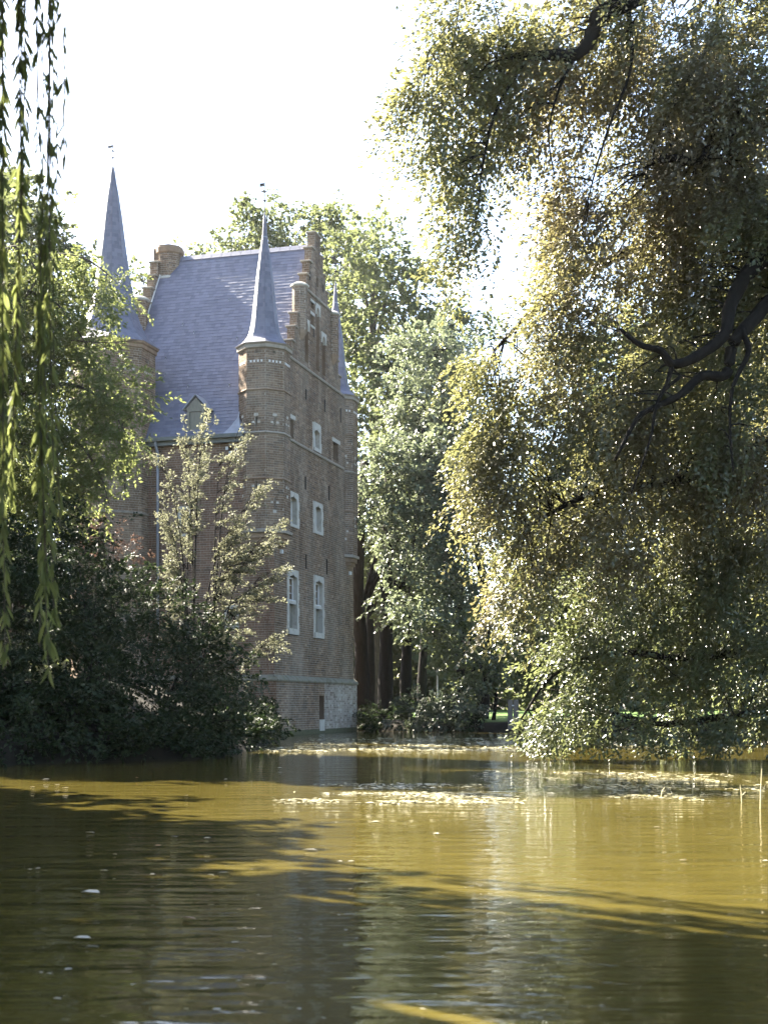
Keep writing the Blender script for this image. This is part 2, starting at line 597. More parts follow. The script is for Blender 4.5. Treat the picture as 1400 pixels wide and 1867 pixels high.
def recess(mb, o, ux, nrm, h, d):
    """the four sides of an opening"""
    o, ux, nrm = np.array(o, float), np.array(ux, float), np.array(nrm, float)
    s0, s1, z0, z1 = h
    def pt(s, z, k):
        q = o + ux * s - nrm * k
        return (q[0], q[1], z)
    for (a, b) in (((s0, z0), (s1, z0)), ((s1, z0), (s1, z1)), ((s1, z1), (s0, z1)), ((s0, z1), (s0, z0))):
        mb.quad(pt(*a, 0.004), pt(*b, 0.004), pt(*b, d), pt(*a, d))


def back_plane(mb, o, ux, nrm, h, d):
    o, ux, nrm = np.array(o, float), np.array(ux, float), np.array(nrm, float)
    s0, s1, z0, z1 = h
    def pt(s, z):
        q = o + ux * s - nrm * d
        return (q[0], q[1], z)
    mb.quad(pt(s0, z0), pt(s1, z0), pt(s1, z1), pt(s0, z1))


# ---- gable wall outline (half width by height)
STEPS = [(0.0, 14.22, 4.93), (14.22, 14.9, 3.05), (14.9, 15.5, 2.75), (15.5, 16.1, 2.45), (16.1, 17.28, 2.0), (17.28, 17.92, 1.35), (17.92, 18.52, 1.02), (18.52, 19.15, 0.72), (19.15, 19.86, 0.36)]


def half_w(z):
    for a, b, hw in STEPS:
        if a <= z < b:
            return hw
    return 0.36


WIN = {  # surround (s0, s1, z0, z1), opening (s0, s1, z0, z1)
    'top': ((4.30, 5.42, 11.22, 12.36), (4.52, 5.20, 11.36, 12.06)),
    'mid_far': ((4.36, 5.66, 7.95, 9.22), (4.66, 5.36, 8.06, 9.04)),
    'mid_near': ((1.46, 2.72, 7.86, 9.20), (1.70, 2.42, 7.98, 9.0)),
    'low_near': ((1.32, 2.70, 3.80, 6.26), (1.56, 2.46, 4.02, 6.02)),
    'low_far': ((4.42, 5.80, 3.80, 6.30), (4.66, 5.56, 4.02, 6.06)),
}
gable_holes = [tuple(v[0]) for v in WIN.values()]
BLANK = {'far': (6.98, 7.68, 11.32, 12.04), 'near': (1.50, 2.10, 11.26, 11.94)}
gable_holes += list(BLANK.values())
NICHE = [(3.38, 3.82, 14.50, 16.05), (4.76, 5.16, 14.50, 17.0), (5.50, 5.94, 14.50, 16.05)]
SMALLW = (4.10, 4.50, 16.10, 16.52)
QUAT = (4.12, 4.50, 16.78, 17.02)
DIAM = (4.80, 5.02, 17.82, 18.22)
gable_holes += NICHE + [SMALLW, QUAT, DIAM]

gO, gU, gN = (0, 0, 0), (0, 1, 0), (1, 0, 0)
gb, gc = MB(), MB()
for (a, b, hw) in STEPS:
    lo = max(a, 2.22)
    brickwork(gb, gc, gO, gU, gN, lo, b, lambda z, hw=hw: (MID - hw, MID + hw), gable_holes)
wall = gc.build('gable_wall', M['mortar'], castle)
gb.build('brickwork', M['brick'], wall, kind='stuff')


def opening(o, u, n, h, d, nm, mat, side_mat, parent):
    g = MB()
    back_plane(g, o, u, n, h, d)
    ob = g.build(nm, mat, parent)
    g = MB()
    recess(g, o, u, n, h, d)
    g.build('reveal', side_mat, ob)
    return ob


for h in BLANK.values():
    opening(gO, gU, gN, h, .22, 'blocked_opening', M['void'], M['brick'], wall)
for h in NICHE:
    opening(gO, gU, gN, h, .16, 'niche_back', M['brick'], M['brick'], wall)
for h in (SMALLW, QUAT, DIAM):
    opening(gO, gU, gN, h, .2, 'vent_opening', M['void'], M['brick'], wall)
# pointed stone heads over the niches, and their hoods
for (s0, s1, z0, z1) in NICHE:
    m = MB()
    c = (s0 + s1) / 2
    pts = [(s0 - .1, z1 - .3), (s0, z1 - .3)] + [(c - (s1 - s0) / 2 * math.cos(t), z1 - .3 + .3 * math.sin(t)) for t in np.linspace(0.15, math.pi - .15, 7)] + [(s1, z1 - .3), (s1 + .1, z1 - .3), (s1 + .1, z1 + .14), (s0 - .1, z1 + .14)]
    m.prism(pts, -0.1, 0.022, axis='x')
    m.build('niche_head', M['stone'], wall)
one_box('window_head', M['stone'], wall, -.1, .02, 4.04, 4.56, 16.52, 16.64)
one_box('window_sill', M['stone'], wall, -.1, .03, 4.04, 4.56, 16.02, 16.10)
one_box('quatrefoil_stone', M['stone'], wall, -.1, .02, 4.04, 4.58, 17.02, 17.12)
one_box('lintel', M['stone'], wall, -.1, .02, 6.80, 7.9, 12.04, 12.2)
one_box('lintel', M['stone'], wall, -.1, .02, 1.42, 2.25, 11.94, 12.1)
# step copings of both gables, the inner masonry and the far gable
CENT = -6.95


def gable_mass(x0, x1, nm, parent, mat):
    m = MB()
    for (a, b, hw) in STEPS:
        m.box(x0, x1, MID - hw + .006, MID + hw - .006, max(a, 2.22), b - .004)
    return m.build(nm, mat, parent)


gable_mass(-0.30, -0.25, 'gable_inner_face', castle, M['brick'])
for (a, b, hw) in STEPS[1:]:
    for o_, u_, n_ in (((-0.30, MID - hw, 0), (1, 0, 0), (0, -1, 0)), ((0, MID + hw, 0), (-1, 0, 0), (0, 1, 0))):
        edge, ec = MB(), MB()
        brickwork(edge, ec, o_, u_, n_, a, b, lambda z: (0, 0.295), [])
        ew = ec.build('gable_step', M['mortar'], castle)
        edge.build('brickwork', M['brick'], ew, kind='stuff')
for i, (a, b, hw) in enumerate(STEPS[1:]):
    nxt = STEPS[i + 2][2] if i + 2 < len(STEPS) else None
    zt = b
    if nxt is None:
        one_box('coping', M['weathered'], castle, -.36, .06, MID - hw - .05, MID + hw + .05, zt, zt + .075, bevel=.012)
        continue
    for s in (-1, 1):
        ya, yb = MID + s * (hw + .06), MID + s * (nxt + .004)
        one_box('coping', M['weathered'], castle, -.36, .06, min(ya, yb), max(ya, yb), zt, zt + .07, bevel=.012)
# far gable (left), with its own steps showing above the roof
lg, lgc = MB(), MB()
for (a, b, hw) in STEPS[1:]:
    brickwork(lg, lgc, (CENT, MID - hw, 0), (1, 0, 0), (0, -1, 0), a, b, lambda z: (0, 0.34), [])
    brickwork(lg, lgc, (CENT + .345, MID + hw, 0), (0, -1, 0), (1, 0, 0), a, b, lambda z, hw=hw: (0, 2 * hw), [])
fg = lgc.build('far_gable', M['mortar'], castle)
lg.build('brickwork', M['brick'], fg, kind='stuff')
gable_mass(CENT, CENT + .32, 'gable_core', fg, M['brick'])
for i, (a, b, hw) in enumerate(STEPS[1:-1]):
    nxt = STEPS[i + 2][2]
    for s in (-1, 1):
        ya, yb = MID + s * (hw + .06), MID + s * (nxt + .004)
        one_box('coping', M['weathered'], fg, CENT - .05, CENT + .41, min(ya, yb), max(ya, yb), b, b + .07, bevel=.012)
# octagonal pinnacles on the gable shoulders
def octo_brick(cx, cy, ap, z0, z1, holes_by_facet, nm, parent, mat, facets=range(8), core_mat=None):
    """brick shaft with eight faces; ap is the apothem. Facet 0 looks along +x, counting anticlockwise"""
    half = ap * math.tan(math.pi / 8)
    mb, core = MB(), MB()
    for k in facets:
        a = k * math.pi / 4
        n = np.array([math.cos(a), math.sin(a), 0])
        u = np.array([-math.sin(a), math.cos(a), 0])
        o = np.array([cx, cy, 0]) + n * ap - u * half
        brickwork(mb, core, o, u, n, z0, z1, lambda z: (0.0, 2 * half), holes_by_facet.get(k, []))
        for h in holes_by_facet.get(k, []):
            recess(core, o, u, n, h, 0.2)
    c = core.build(nm, core_mat or M['mortar'], parent)
    mb.build('brickwork', mat, c, kind='stuff')
    inner = MB()
    r = (ap - .2) / math.cos(math.pi / 8)
    inner.rings(cx, cy, [(r, z0 + .01), (r, z1 - .01)], 8, math.pi / 8)
    inner.build('shaft_core', M['void'], c)
    return c


def octo_ring(cx, cy, prof, nm, parent, mat):
    m = MB()
    k = 1 / math.cos(math.pi / 8)
    m.rings(cx, cy, [(r * k, z) for r, z in prof], 8, math.pi / 8)
    return m.build(nm, mat, parent)


for cyy in (MID - 2.0, MID + 2.0):
    for cxx, par, fac in ((-.05, castle, (0, 1, 2, 3, 4, 5, 6, 7)), (CENT + .2, fg, (0, 1, 4, 5, 6, 7))):
        pin = octo_brick(cxx, cyy, .27, 15.55, 17.2, {}, 'pinnacle', par, M['brick'], fac)
        octo_ring(cxx, cyy, [(.29, 17.2), (.34, 17.24), (.34, 17.3), (.16, 17.4)], 'pinnacle_cap', pin, M['stone'])
        octo_ring(cxx, cyy, [(.10, 15.2), (.24, 15.42), (.285, 15.55)], 'corbel', pin, M['brick'])
# string courses on the gable wall
for z, y0, y1 in ((11.06, 1.5, 8.35), (14.16, 1.5, 8.35), (17.27, 3.3, 6.56)):
    m = MB()
    m.prism([(-.01, z), (.05, z), (.075, z + .05), (.055, z + .1), (-.01, z + .13)], y0, y1, 'y')
    m.build('string_course', M['weathered'], castle)
# plinth by the water
pl, pc = MB(), MB()
DOOR = (4.80, 5.40, 0.55, 1.52)
pN = (1, 0, 0)
pO = (.12, 0, 0)
brickwork(pl, pc, pO, gU, pN, -0.4, 2.02, lambda z: (-.12, 5.46), [DOOR])
pal, palc = MB(), MB()
brickwork(pal, palc, pO, gU, pN, -0.4, 2.02, lambda z: (5.46, DEP + .12), [])
pw = pc.build('plinth', M['mortar'], castle)
pl.build('brickwork', M['brick'], pw, kind='stuff')
pw2 = palc.build('repaired_plinth', M['mortar'], castle)
pal.build('pale_brickwork', M['brick_pale'], pw2, kind='stuff')
opening(pO, gU, pN, DOOR, .3, 'cellar_opening', M['void'], M['brick'], pw)
one_box('sill_slab', M['stone'], pw, .0, .15, 4.78, 5.42, .1, .55)
one_box('algae_band', M['algae'], pw, .05, .135, -.13, DEP + .13, -.12, .17)
one_box('algae_band', M['algae'], pw, -6.0, .134, -.135, -.05, -.12, .17)
m = MB()
m.prism([(-.02, 2.0), (.17, 2.0), (.19, 2.06), (.14, 2.14), (.0, 2.25), (-.02, 2.25)], -.14, DEP + .14, 'y')
m.build('base_course', M['mossy'], castle)
m = MB()
m.prism([(.02, 2.0), (-.17, 2.0), (-.19, 2.06), (-.14, 2.14), (.0, 2.25), (.02, 2.25)], -6.0, .14, axis='x')
m.build('base_course', M['mossy'], castle)

# front wall under the eaves
fO, fU, fN = (-6.0, 0, 0), (1, 0, 0), (0, -1, 0)
FH = {'square': (4.18, 4.35, 10.50, 10.67), 'slot': (4.16, 4.48, 4.14, 4.64), 'upper': (2.3, 2.62, 7.55, 8.3), 'slit': (4.30, 4.38, 6.5, 6.8)}
fb, fc = MB(), MB()
brickwork(fb, fc, fO, fU, fN, 2.22, 10.98, lambda z: (0, 6.0), list(FH.values()))
brickwork(fb, fc, (-6.0, -.12, 0), fU, fN, -.3, 2.02, lambda z: (0, 6.12), [])
fw = fc.build('front_wall', M['mortar'], castle)
fb.build('brickwork', M['brick_red'], fw, kind='stuff')
for h in FH.values():
    opening(fO, fU, fN, h, .25, 'dark_opening', M['void'], M['brick_red'], fw)
for (x, z, a, b) in ((-1.92, 10.53, .1, .12), (-1.56, 10.53, .1, .12), (-1.78, 10.69, .14, .1), (-1.78, 10.38, .14, .1)):
    one_box('white_block', M['white_paint'], fw, x, x + a, -.014, .05, z, z + b)
for (x0, x1, z0, z1) in ((-1.96, -1.84, 4.05, 4.68), (-1.52, -1.40, 4.05, 4.68), (-1.96, -1.40, 4.68, 4.8), (-1.96, -1.40, 3.93, 4.05), (-3.82, -3.7, 7.5, 8.4), (-3.38, -3.26, 7.5, 8.4), (-3.82, -3.26, 8.4, 8.52), (-3.82, -3.26, 7.4, 7.5)):
    one_box('window_stone', M['stone'], fw, x0, x1, -.015, .06, z0, z1)
# solid inside and the unseen sides
m = MB()
m.box(-6.9, -.34, .3, DEP, -.4, 10.9)
m.build('inner_masonry', M['brick'], castle)
one_box('side_wall', M['brick'], castle, CENT, CENT + .04, .02, DEP, -.4, 14.2)

# ---- windows with stone dressings
def window(sur, op, two_lights):
    s0, s1, z0, z1 = sur
    a, b, c, d = op
    D = .26
    g = MB()
    g.quad((-D, a, c), (-D, b, c), (-D, b, d), (-D, a, d))
    win = g.build('window', M['glass'], castle)
    # stone head with a small ogee cut
    m = MB()
    mid = (a + b) / 2
    hw = (b - a) / 2
    pts = [(s0 + .16, d - .12), (a, d - .12), (a + .04, d - .03), (mid - hw * .35, d), (mid - hw * .12, d + .03), (mid, d + .11), (mid + hw * .12, d + .03), (mid + hw * .35, d), (b - .04, d - .03), (b, d - .12), (s1 - .16, d - .12), (s1 - .16, z1), (s0 + .16, z1)]
    m.prism(pts, -D, .018, axis='x')
    m.build('window_head', M['stone'], win)
    one_box('window_sill', M['stone'], win, -D, .05, s0 + .12, s1 - .12, z0, c)
    zq = c
    k = 0
    while zq < d - .13:
        hq = min(random.uniform(.24, .34), d - .12 - zq)
        if d - .12 - zq - hq < .12:
            hq = d - .12 - zq
        e = .0 if k % 2 else .13
        e2 = .13 if k % 2 else .0
        one_box('quoin', M['stone'], win, -D + .002, .012 + random.uniform(0, .012), s0 + e, a, zq + .003, zq + hq - .003)
        one_box('quoin', M['stone'], win, -D + .002, .012 + random.uniform(0, .012), b, s1 - e2, zq + .003, zq + hq - .003)
        zq += hq
        k += 1
    fill = MB()
    for y0, y1 in ((s0, a), (b, s1)):
        fill.quad((-.004, y0, z0), (-.004, y1, z0), (-.004, y1, z1), (-.004, y0, z1))
    fill.quad((-.004, a, d + .12), (-.004, b, d + .12), (-.004, b, z1), (-.004, a, z1))
    fill.build('bedding', M['mortar'], win)
    fr = MB()
    ft = .045
    def frame(y0, y1, q0, q1, x0):
        fr.box(x0, x0 + .05, y0, y0 + ft, q0, q1)
        fr.box(x0, x0 + .05, y1 - ft, y1, q0, q1)
        fr.box(x0, x0 + .05, y0 + ft, y1 - ft, q0, q0 + ft)
        fr.box(x0, x0 + .05, y0 + ft, y1 - ft, q1 - ft, q1)
    if two_lights:
        tz = c + (d - c) * .50
        one_box('transom', M['stone'], win, -D + .01, -.03, a, b, tz - .06, tz + .06)
        frame(a, b, tz + .06, d - .04, -D + .06)
        one_box('shutter_panel', M['dormer_wood'], win, -D + .02, -D + .05, a + .34, b, c, tz - .06)
        for q in range(1, 3):
            fr.box(-D + .03, -D + .06, a, b, tz + .06 + q * .3, tz + .085 + q * .3)
        one_box('sash_rail', M['white_paint'], win, -D + .05, -.05, a, b, tz + .063, tz + .105)
    else:
        frame(a, b, c, d - .03, -D + .03)
        fr.box(-D + .03, -D + .06, a, b, (c + d) / 2 - .015, (c + d) / 2 + .015)
        fr.box(-D + .031, -D + .06, mid - .02, mid + .02, c, d - .03)
    fr.build('sash', M['white_paint'], win)
    return win


for k, (sur, op) in WIN.items():
    window(sur, op, k.startswith('low'))
# iron wall anchors
for (y, z0, z1) in ((3.45, 6.45, 6.98), (6.06, 6.48, 7.06), (3.38, 9.53, 10.0), (6.35, 9.54, 10.09), (3.91, 17.83, 18.12), (5.6, 17.84, 18.1), (4.38, 15.72, 16.0), (3.45, 13.04, 13.4), (5.78, 13.05, 13.5), (7.92, 13.04, 13.6)):
    m = MB()
    m.box(.012, .05, y - .03, y + .03, z0, z1)
    m.box(.012, .045, y - .015, y + .075, z0 - .03, z0)
    m.build('wall_anchor', M['iron'], castle)

# ---- corner turrets
def loophole(o, u, n, s, z, parent, white=True):
    pass


def facet_frame(cx, cy, ap, k):
    a = k * math.pi / 4
    n = np.array([math.cos(a), math.sin(a), 0])
    u = np.array([-math.sin(a), math.cos(a), 0])
    return np.array([cx, cy, 0]) + n * ap, u, n


def spire(cx, cy, prof, nm, parent):
    """slated eight-sided spire, bell-cast at the foot, laid in overlapping slate courses"""
    k8 = 1 / math.cos(math.pi / 8)
    zs = np.array([z for r, z in prof])
    rs = np.array([r for r, z in prof])
    m = MB()
    m.rings(cx, cy, [((r - .012) * k8, z) for r, z in prof], 8, math.pi / 8)
    base = m.build(nm, M['slate'], parent)
    sl = MB()
    z = zs[0]
    row = 0
    # walk up along the slope
    while z < zs[-1] - .35:
        r0 = np.interp(z, zs, rs)
        r_up = np.interp(z + .05, zs, rs)
        slope = math.hypot(.05, r0 - r_up)
        dz = .15 * .05 / slope
        z2 = min(z + dz * 1.25, zs[-1])
        r1 = np.interp(z2, zs, rs)
        for k in range(8):
            a = k * math.pi / 4
            n = np.array([math.cos(a), math.sin(a), 0])
            u = np.array([-math.sin(a), math.cos(a), 0])
            h0, h1 = r0 * math.tan(math.pi / 8), r1 * math.tan(math.pi / 8)
            cnt = max(1, int(round(2 * h0 / .17)))
            off = .5 if row % 2 else 0
            ts = [0.0] + [t for t in ((i + off) / cnt for i in range(0, cnt + 1)) if 0.02 < t < .98] + [1.0]
            for t0, t1 in zip(ts[:-1], ts[1:]):
                lift = random.uniform(.010, .018)
                c = np.array([cx, cy, 0])
                A = c + n * (r0 + lift) + u * (-h0 + 2 * h0 * t0 + .003)
                B = c + n * (r0 + lift) + u * (-h0 + 2 * h0 * t1 - .003)
                Cc = c + n * (r1 + .002) + u * (-h1 + 2 * h1 * t1 - .003)
                Dd = c + n * (r1 + .002) + u * (-h1 + 2 * h1 * t0 + .003)
                sl.quad((A[0], A[1], z), (B[0], B[1], z), (Cc[0], Cc[1], z2), (Dd[0], Dd[1], z2))
                A2, B2 = A - n * .012, B - n * .012
                sl.quad((A2[0], A2[1], z), (B2[0], B2[1], z), (B[0], B[1], z), (A[0], A[1], z))
        z += dz
        row += 1
    sl.build('slates', M['slate'], base, kind='stuff')
    return base


def finial(cx, cy, z, h, parent):
    m = MB()
    m.tube([(cx, cy, z - .3), (cx, cy, z + h)], .016, 5)
    m.rings(cx, cy, [(.02, z + h * .28), (.06, z + h * .31), (.06, z + h * .33), (.02, z + h * .36)], 8)
    m.box(cx - .14, cx + .14, cy - .012, cy + .012, z + h * .62, z + h * .65)
    m.box(cx - .012, cx + .012, cy - .1, cy + .1, z + h * .62, z + h * .65)
    m.box(cx - .2, cx - .02, cy - .006, cy + .006, z + h * .80, z + h * .92)
    return m.build('finial', M['iron'], parent)


SPIRE = [(1.00, 0.0), (.98, .03), (.86, .10), (.68, .24), (.55, .46), (.475, .8), (.42, 1.25), (.27, 2.75), (.145, 3.7), (.09, 4.1), (.085, 4.12), (.02, 5.15)]


def turret(cx, cy, name, label):
    ap = .88
    half = ap * math.tan(math.pi / 8)
    holes = {}
    zt = 14.3
    for k in range(8):
        h = [(half - .055, half + .055, 13.92, 14.06)]
        if k in (6, 7, 0, 5):
            h.append((half - .03, half + .03, 11.28, 11.62))
        if k in (6, 0):
            h.append((half - .03, half + .03, 8.9, 9.25))
        if k == 7:
            h.append((half - .03, half + .03, 8.3, 8.66))
        holes[k] = h
    t = octo_brick(cx, cy, ap, 7.55, zt, holes, 'turret', castle, M['brick'])
    t['label'] = label
    octo_ring(cx, cy, [(.89, 14.12), (.95, 14.15), (.95, 14.27), (.99, 14.3), (.99, 14.335)], 'cornice', t, M['weathered'])
    for z in (12.6, 11.03, 9.36):
        octo_ring(cx, cy, [(.86, z), (.915, z), (.93, z + .03), (.90, z + .075), (.86, z + .09)], 'string_course', t, M['weathered' if z == 11.03 else 'brick'])
    octo_ring(cx, cy, [(.8, 7.40), (.955, 7.42), (.955, 7.52), (.87, 7.56)], 'stone_ring', t, M['weathered'])
    octo_ring(cx, cy, [(.56, 6.78), (.62, 6.86), (.64, 6.95), (.70, 6.96), (.72, 7.08), (.78, 7.09), (.80, 7.22), (.86, 7.23), (.87, 7.40)], 'corbel', t, M['brick'])
    for k in (5, 6, 7, 0):
        c, u, n = facet_frame(cx, cy, ap, k)
        def blk(s0, s1, z0, z1, mat='white_paint', nm='white_block'):
            m = MB()
            m.obox(c + u * s0 - n * .02 + np.array([0, 0, z0]), u * (s1 - s0), n * .034, (0, 0, z1 - z0))
            m.build(nm, M[mat], t)
        for q in range(4):
            blk(-.24 + q * .14, -.17 + q * .14, 13.62, 13.70)
        blk(-.08, .08, 11.66, 11.76, 'stone')
        blk(-.16, -.06, 11.40, 11.48, 'stone')
        blk(.06, .16, 11.40, 11.48, 'stone')
        z = 8.2 if k == 7 else 8.8
        blk(-.07, .07, z - .06, z + .05, 'stone')
        blk(-.16, -.06, z + .28, z + .36, 'stone')
        blk(.06, .16, z + .28, z + .36, 'stone')
    for k in (6, 0):
        c, u, n = facet_frame(cx, cy, .66, k)
        m = MB()
        m.obox(c - u * .07 - n * .05 + np.array([0, 0, 6.72]), u * .14, n * .1, (0, 0, .14))
        m.build('corbel_stone', M['white_paint'], t)
    sp = spire(cx, cy, [(r, z + 14.33) for r, z in SPIRE], 'spire', castle)
    octo_ring(cx, cy, [(.098, 18.42), (.105, 18.44), (.098, 18.47)], 'collar', sp, M['lead'])
    finial(cx, cy, 19.45, 1.1, sp)
    return t


turret(-.62, .62, 'turret', 'near octagonal brick corner turret')
turret(-.62, DEP - .62, 'turret', 'far octagonal brick corner turret')

# ---- larger stair tower on the left
TX, TY, TA = -6.5, .05, 1.46
half = TA * math.tan(math.pi / 8)
th = {k: [(half - .06, half + .06, 13.9, 14.05), (half - .05, half + .05, 9.0, 9.6)] for k in range(8)}
tw = octo_brick(TX, TY, TA, -.4, 14.6, th, 'stair_tower', castle, M['brick'], (4, 5, 6, 7, 0))
octo_ring(TX, TY, [(1.46, 14.35), (1.52, 14.38), (1.52, 14.5), (1.58, 14.54), (1.58, 14.62)], 'cornice', tw, M['brick'])
for z in (12.2, 8.2, 4.2):
    octo_ring(TX, TY, [(1.44, z), (1.50, z), (1.52, z + .04), (1.44, z + .1)], 'string_course', tw, M['weathered'])
for k in (5, 6, 7, 0):
    c, u, n = facet_frame(TX, TY, TA, k)
    for q in range(5):
        m = MB()
        m.obox(c + u * (-.34 + q * .15) - n * .02 + np.array([0, 0, 13.5]), u * .08, n * .034, (0, 0, .09))
        m.build('white_block', M['stone'], tw)
BIG = [(1.60, 0.0), (1.57, .04), (1.32, .25), (1.08, .6), (.90, 1.05), (.76, 1.7), (.60, 2.6), (.42, 4.0), (.32, 4.9), (.19, 5.85), (.11, 6.3), (.02, 7.05)]
sp = spire(TX, TY, [(r, z + 14.62) for r, z in BIG], 'spire', castle)
finial(TX, TY, 21.55, .8, sp)

# ---- main roof
RIDGE = 19.5
ov = .22
ez = EAVE - .02
SL = math.hypot(MID + ov, RIDGE - ez)
ud = np.array([0, (MID + ov) / SL, (RIDGE - ez) / SL])     # up the slope
rn = np.array([0, -ud[2], ud[1]])
rc = MB()
rc.quad((CENT + .3, -ov, ez), (-.27, -ov, ez), (-.27, MID, RIDGE), (CENT + .3, MID, RIDGE))
rc.quad((-.27, DEP + ov, ez), (CENT + .3, DEP + ov, ez), (CENT + .3, MID, RIDGE), (-.27, MID, RIDGE))
roof = rc.build('roof', M['slate'], castle)
sl = MB()
x0r, x1r = CENT + .36, -.31
row = 0
s = 0.0
while s < SL - .12:
    x = x0r - (.1 if row % 2 else 0)
    while x < x1r:
        wd = random.uniform(.185, .215)
        a, b = max(x, x0r), min(x + wd, x1r)
        x += wd
        if b - a < .04:
            continue
        lift = random.uniform(.009, .014)
        tl = random.uniform(-.006, .006)
        q0 = np.array([0, -ov, ez]) + ud * (s + tl) + rn * (lift + .008)
        q1 = np.array([0, -ov, ez]) + ud * min(s + .25, SL) + rn * .006
        sl.quad((a + .004, q0[1], q0[2]), (b - .004, q0[1], q0[2] + random.uniform(-.002, .002)), (b - .004, q1[1], q1[2]), (a + .004, q1[1], q1[2]))
        q2 = q0 - rn * .014
        sl.quad((a + .004, q2[1], q2[2]), (b - .004, q2[1], q2[2]), (b - .004, q0[1], q0[2]), (a + .004, q0[1], q0[2]))
    s += .172
    row += 1
sl.build('slates', M['slate'], roof, kind='stuff')
# ridge tiles
xr = x0r
while xr < x1r - .1:
    m = MB()
    e = min(xr + .42, x1r)
    m.prism([(MID - .16, RIDGE - .17), (MID, RIDGE + .055), (MID + .16, RIDGE - .17), (MID + .13, RIDGE - .19), (MID, RIDGE + .02), (MID - .13, RIDGE - .19)], xr, e - .012, axis='x')
    m.build('ridge_tile', M['slate'], roof)
    xr += .42
# roof hooks
for (x, t) in ((-5.3, .2), (-4.6, .22), (-3.9, .26), (-2.2, .25), (-1.8, .27), (-5.2, .42), (-4.3, .55), (-4.9, .6), (-3.2, .72), (-1.6, .7), (-2.4, .5), (-5.0, .33), (-1.3, .62)):
    c = np.array([x, -ov, ez]) + ud * (t * SL)
    m = MB()
    m.obox(c + rn * .03, (.05, 0, 0), ud * .02, rn * .07)
    m.obox(c + rn * .03 - ud * .1, (.016, 0, 0), ud * .12, rn * .02)
    m.build('roof_hook', M['lead'], roof)
# verge flashing against the far gable
m = MB()
m.obox(np.array([CENT + .345, -ov, ez]) + rn * .03 + ud * 3.9, (.05, 0, 0), ud * (SL - 4.0), rn * .03)
m.build('lead_flashing', M['white_paint'], roof)
# gutter and eaves board
m = MB()
m.prism([(-.36, 10.93), (-.20, 10.93), (-.17, 11.05), (-.19, 11.05), (-.22, 10.96), (-.34, 10.96), (-.36, 11.06), (-.385, 11.06)], CENT + .9, -1.12, axis='x')
m.v = [(x, y, z) for x, y, z in m.v]
m.build('gutter', M['gutter'], castle)
one_box('eaves_board', M['gutter'], castle, CENT + .9, -1.12, -.2, .02, 10.78, 10.94)
m = MB()
m.tube([(-4.6, -.28, 10.93), (-4.6, -.26, 10.8), (-4.6, -.1, 10.55), (-4.6, -.08, 10.3), (-4.6, -.08, 2.4)], .055, 8)
m.build('downpipe', M['lead'], castle, smooth=True)
# lead saddle between roof and turret
m = MB()
pts_a = [np.array([-1.95, -ov, ez]) + rn * .04, np.array([-1.70, -ov, ez]) + ud * .35 + rn * .04, np.array([-1.52, -ov, ez]) + ud * .75 + rn * .04, np.array([-1.44, -ov, ez]) + ud * 1.25 + rn * .04]
pts_b = [np.array([-1.08, -.28, 11.06]), np.array([-1.30, -.10, 11.36]), np.array([-1.42, .10, 11.75]), np.array([-1.45, .3, 12.2])]
for i in range(3):
    m.quad(tuple(pts_a[i]), tuple(pts_b[i]), tuple(pts_b[i + 1]), tuple(pts_a[i + 1]))
    m.quad(tuple(pts_b[i] + rn * .012), tuple(pts_a[i] + rn * .012), tuple(pts_a[i + 1] + rn * .012), tuple(pts_b[i + 1] + rn * .012))
m.build('lead_saddle', M['lead'], roof)

# ---- dormer
dm = empty('dormer', (0, 0, 0), 0, castle)
dx0, dx1, dz0, dz1 = -3.42, -2.72, 11.15, 12.1
yf = -.08
one_box('dormer_front', M['void'], dm, dx0 + .1, dx1 - .1, yf + .06, yf + .1, dz0, dz1 - .08)
m = MB()
m.box(dx0, dx0 + .11, yf, yf + .12, dz0, dz1)
m.box(dx1 - .11, dx1, yf, yf + .12, dz0, dz1)
m.box(dx0 + .11, dx1 - .11, yf, yf + .12, dz1 - .1, dz1)
m.build('dormer_frame', M['dormer_wood'], dm)
one_box('shutter', M['dormer_wood'], dm, dx0 + .12, dx1 - .12, yf + .03, yf + .055, dz0 + .05, dz1 - .12)
m = MB()
m.prism([(dx0 - .06, dz1), (dx1 + .06, dz1), ((dx0 + dx1) / 2, dz1 + .42)], yf, yf + .04, 'y')
m.build('dormer_pediment', M['dormer_wood'], dm)
m = MB()
for sgn in (0, 1):
    xs = dx0 if sgn == 0 else dx1 - .03
    m.prism([(yf + .12, dz0), (yf + .12, dz1), (yf + .75, dz1)], xs, xs + .03, axis='x')
m.build('dormer_cheek', M['slate'], dm)
mx_ = (dx0 + dx1) / 2
for sgn, nm in ((-1, 'dormer_roof'), (1, 'dormer_roof')):
    m = MB()
    e = mx_ + sgn * (.35 + .16)
    for k in range(5):
        pass
    a0, a1 = np.array([mx_, yf - .06, dz1 + .50]), np.array([mx_, yf + 1.0, dz1 + .50])
    b0, b1 = np.array([e, yf - .06, dz1 - .04]), np.array([e, yf + .66, dz1 - .04])
    up = np.array([sgn * .5, 0, .86]) * .035
    vs = [a0, a1, b1, b0]
    n0 = len(m.v)
    m.v += [tuple(q) for q in vs] + [tuple(q + up) for q in vs]
    m.f += [(0, 1, 2, 3), (7, 6, 5, 4), (0, 4, 5, 1), (1, 5, 6, 2), (2, 6, 7, 3), (3, 7, 4, 0)]
    m.build(nm, M['lead'], dm)

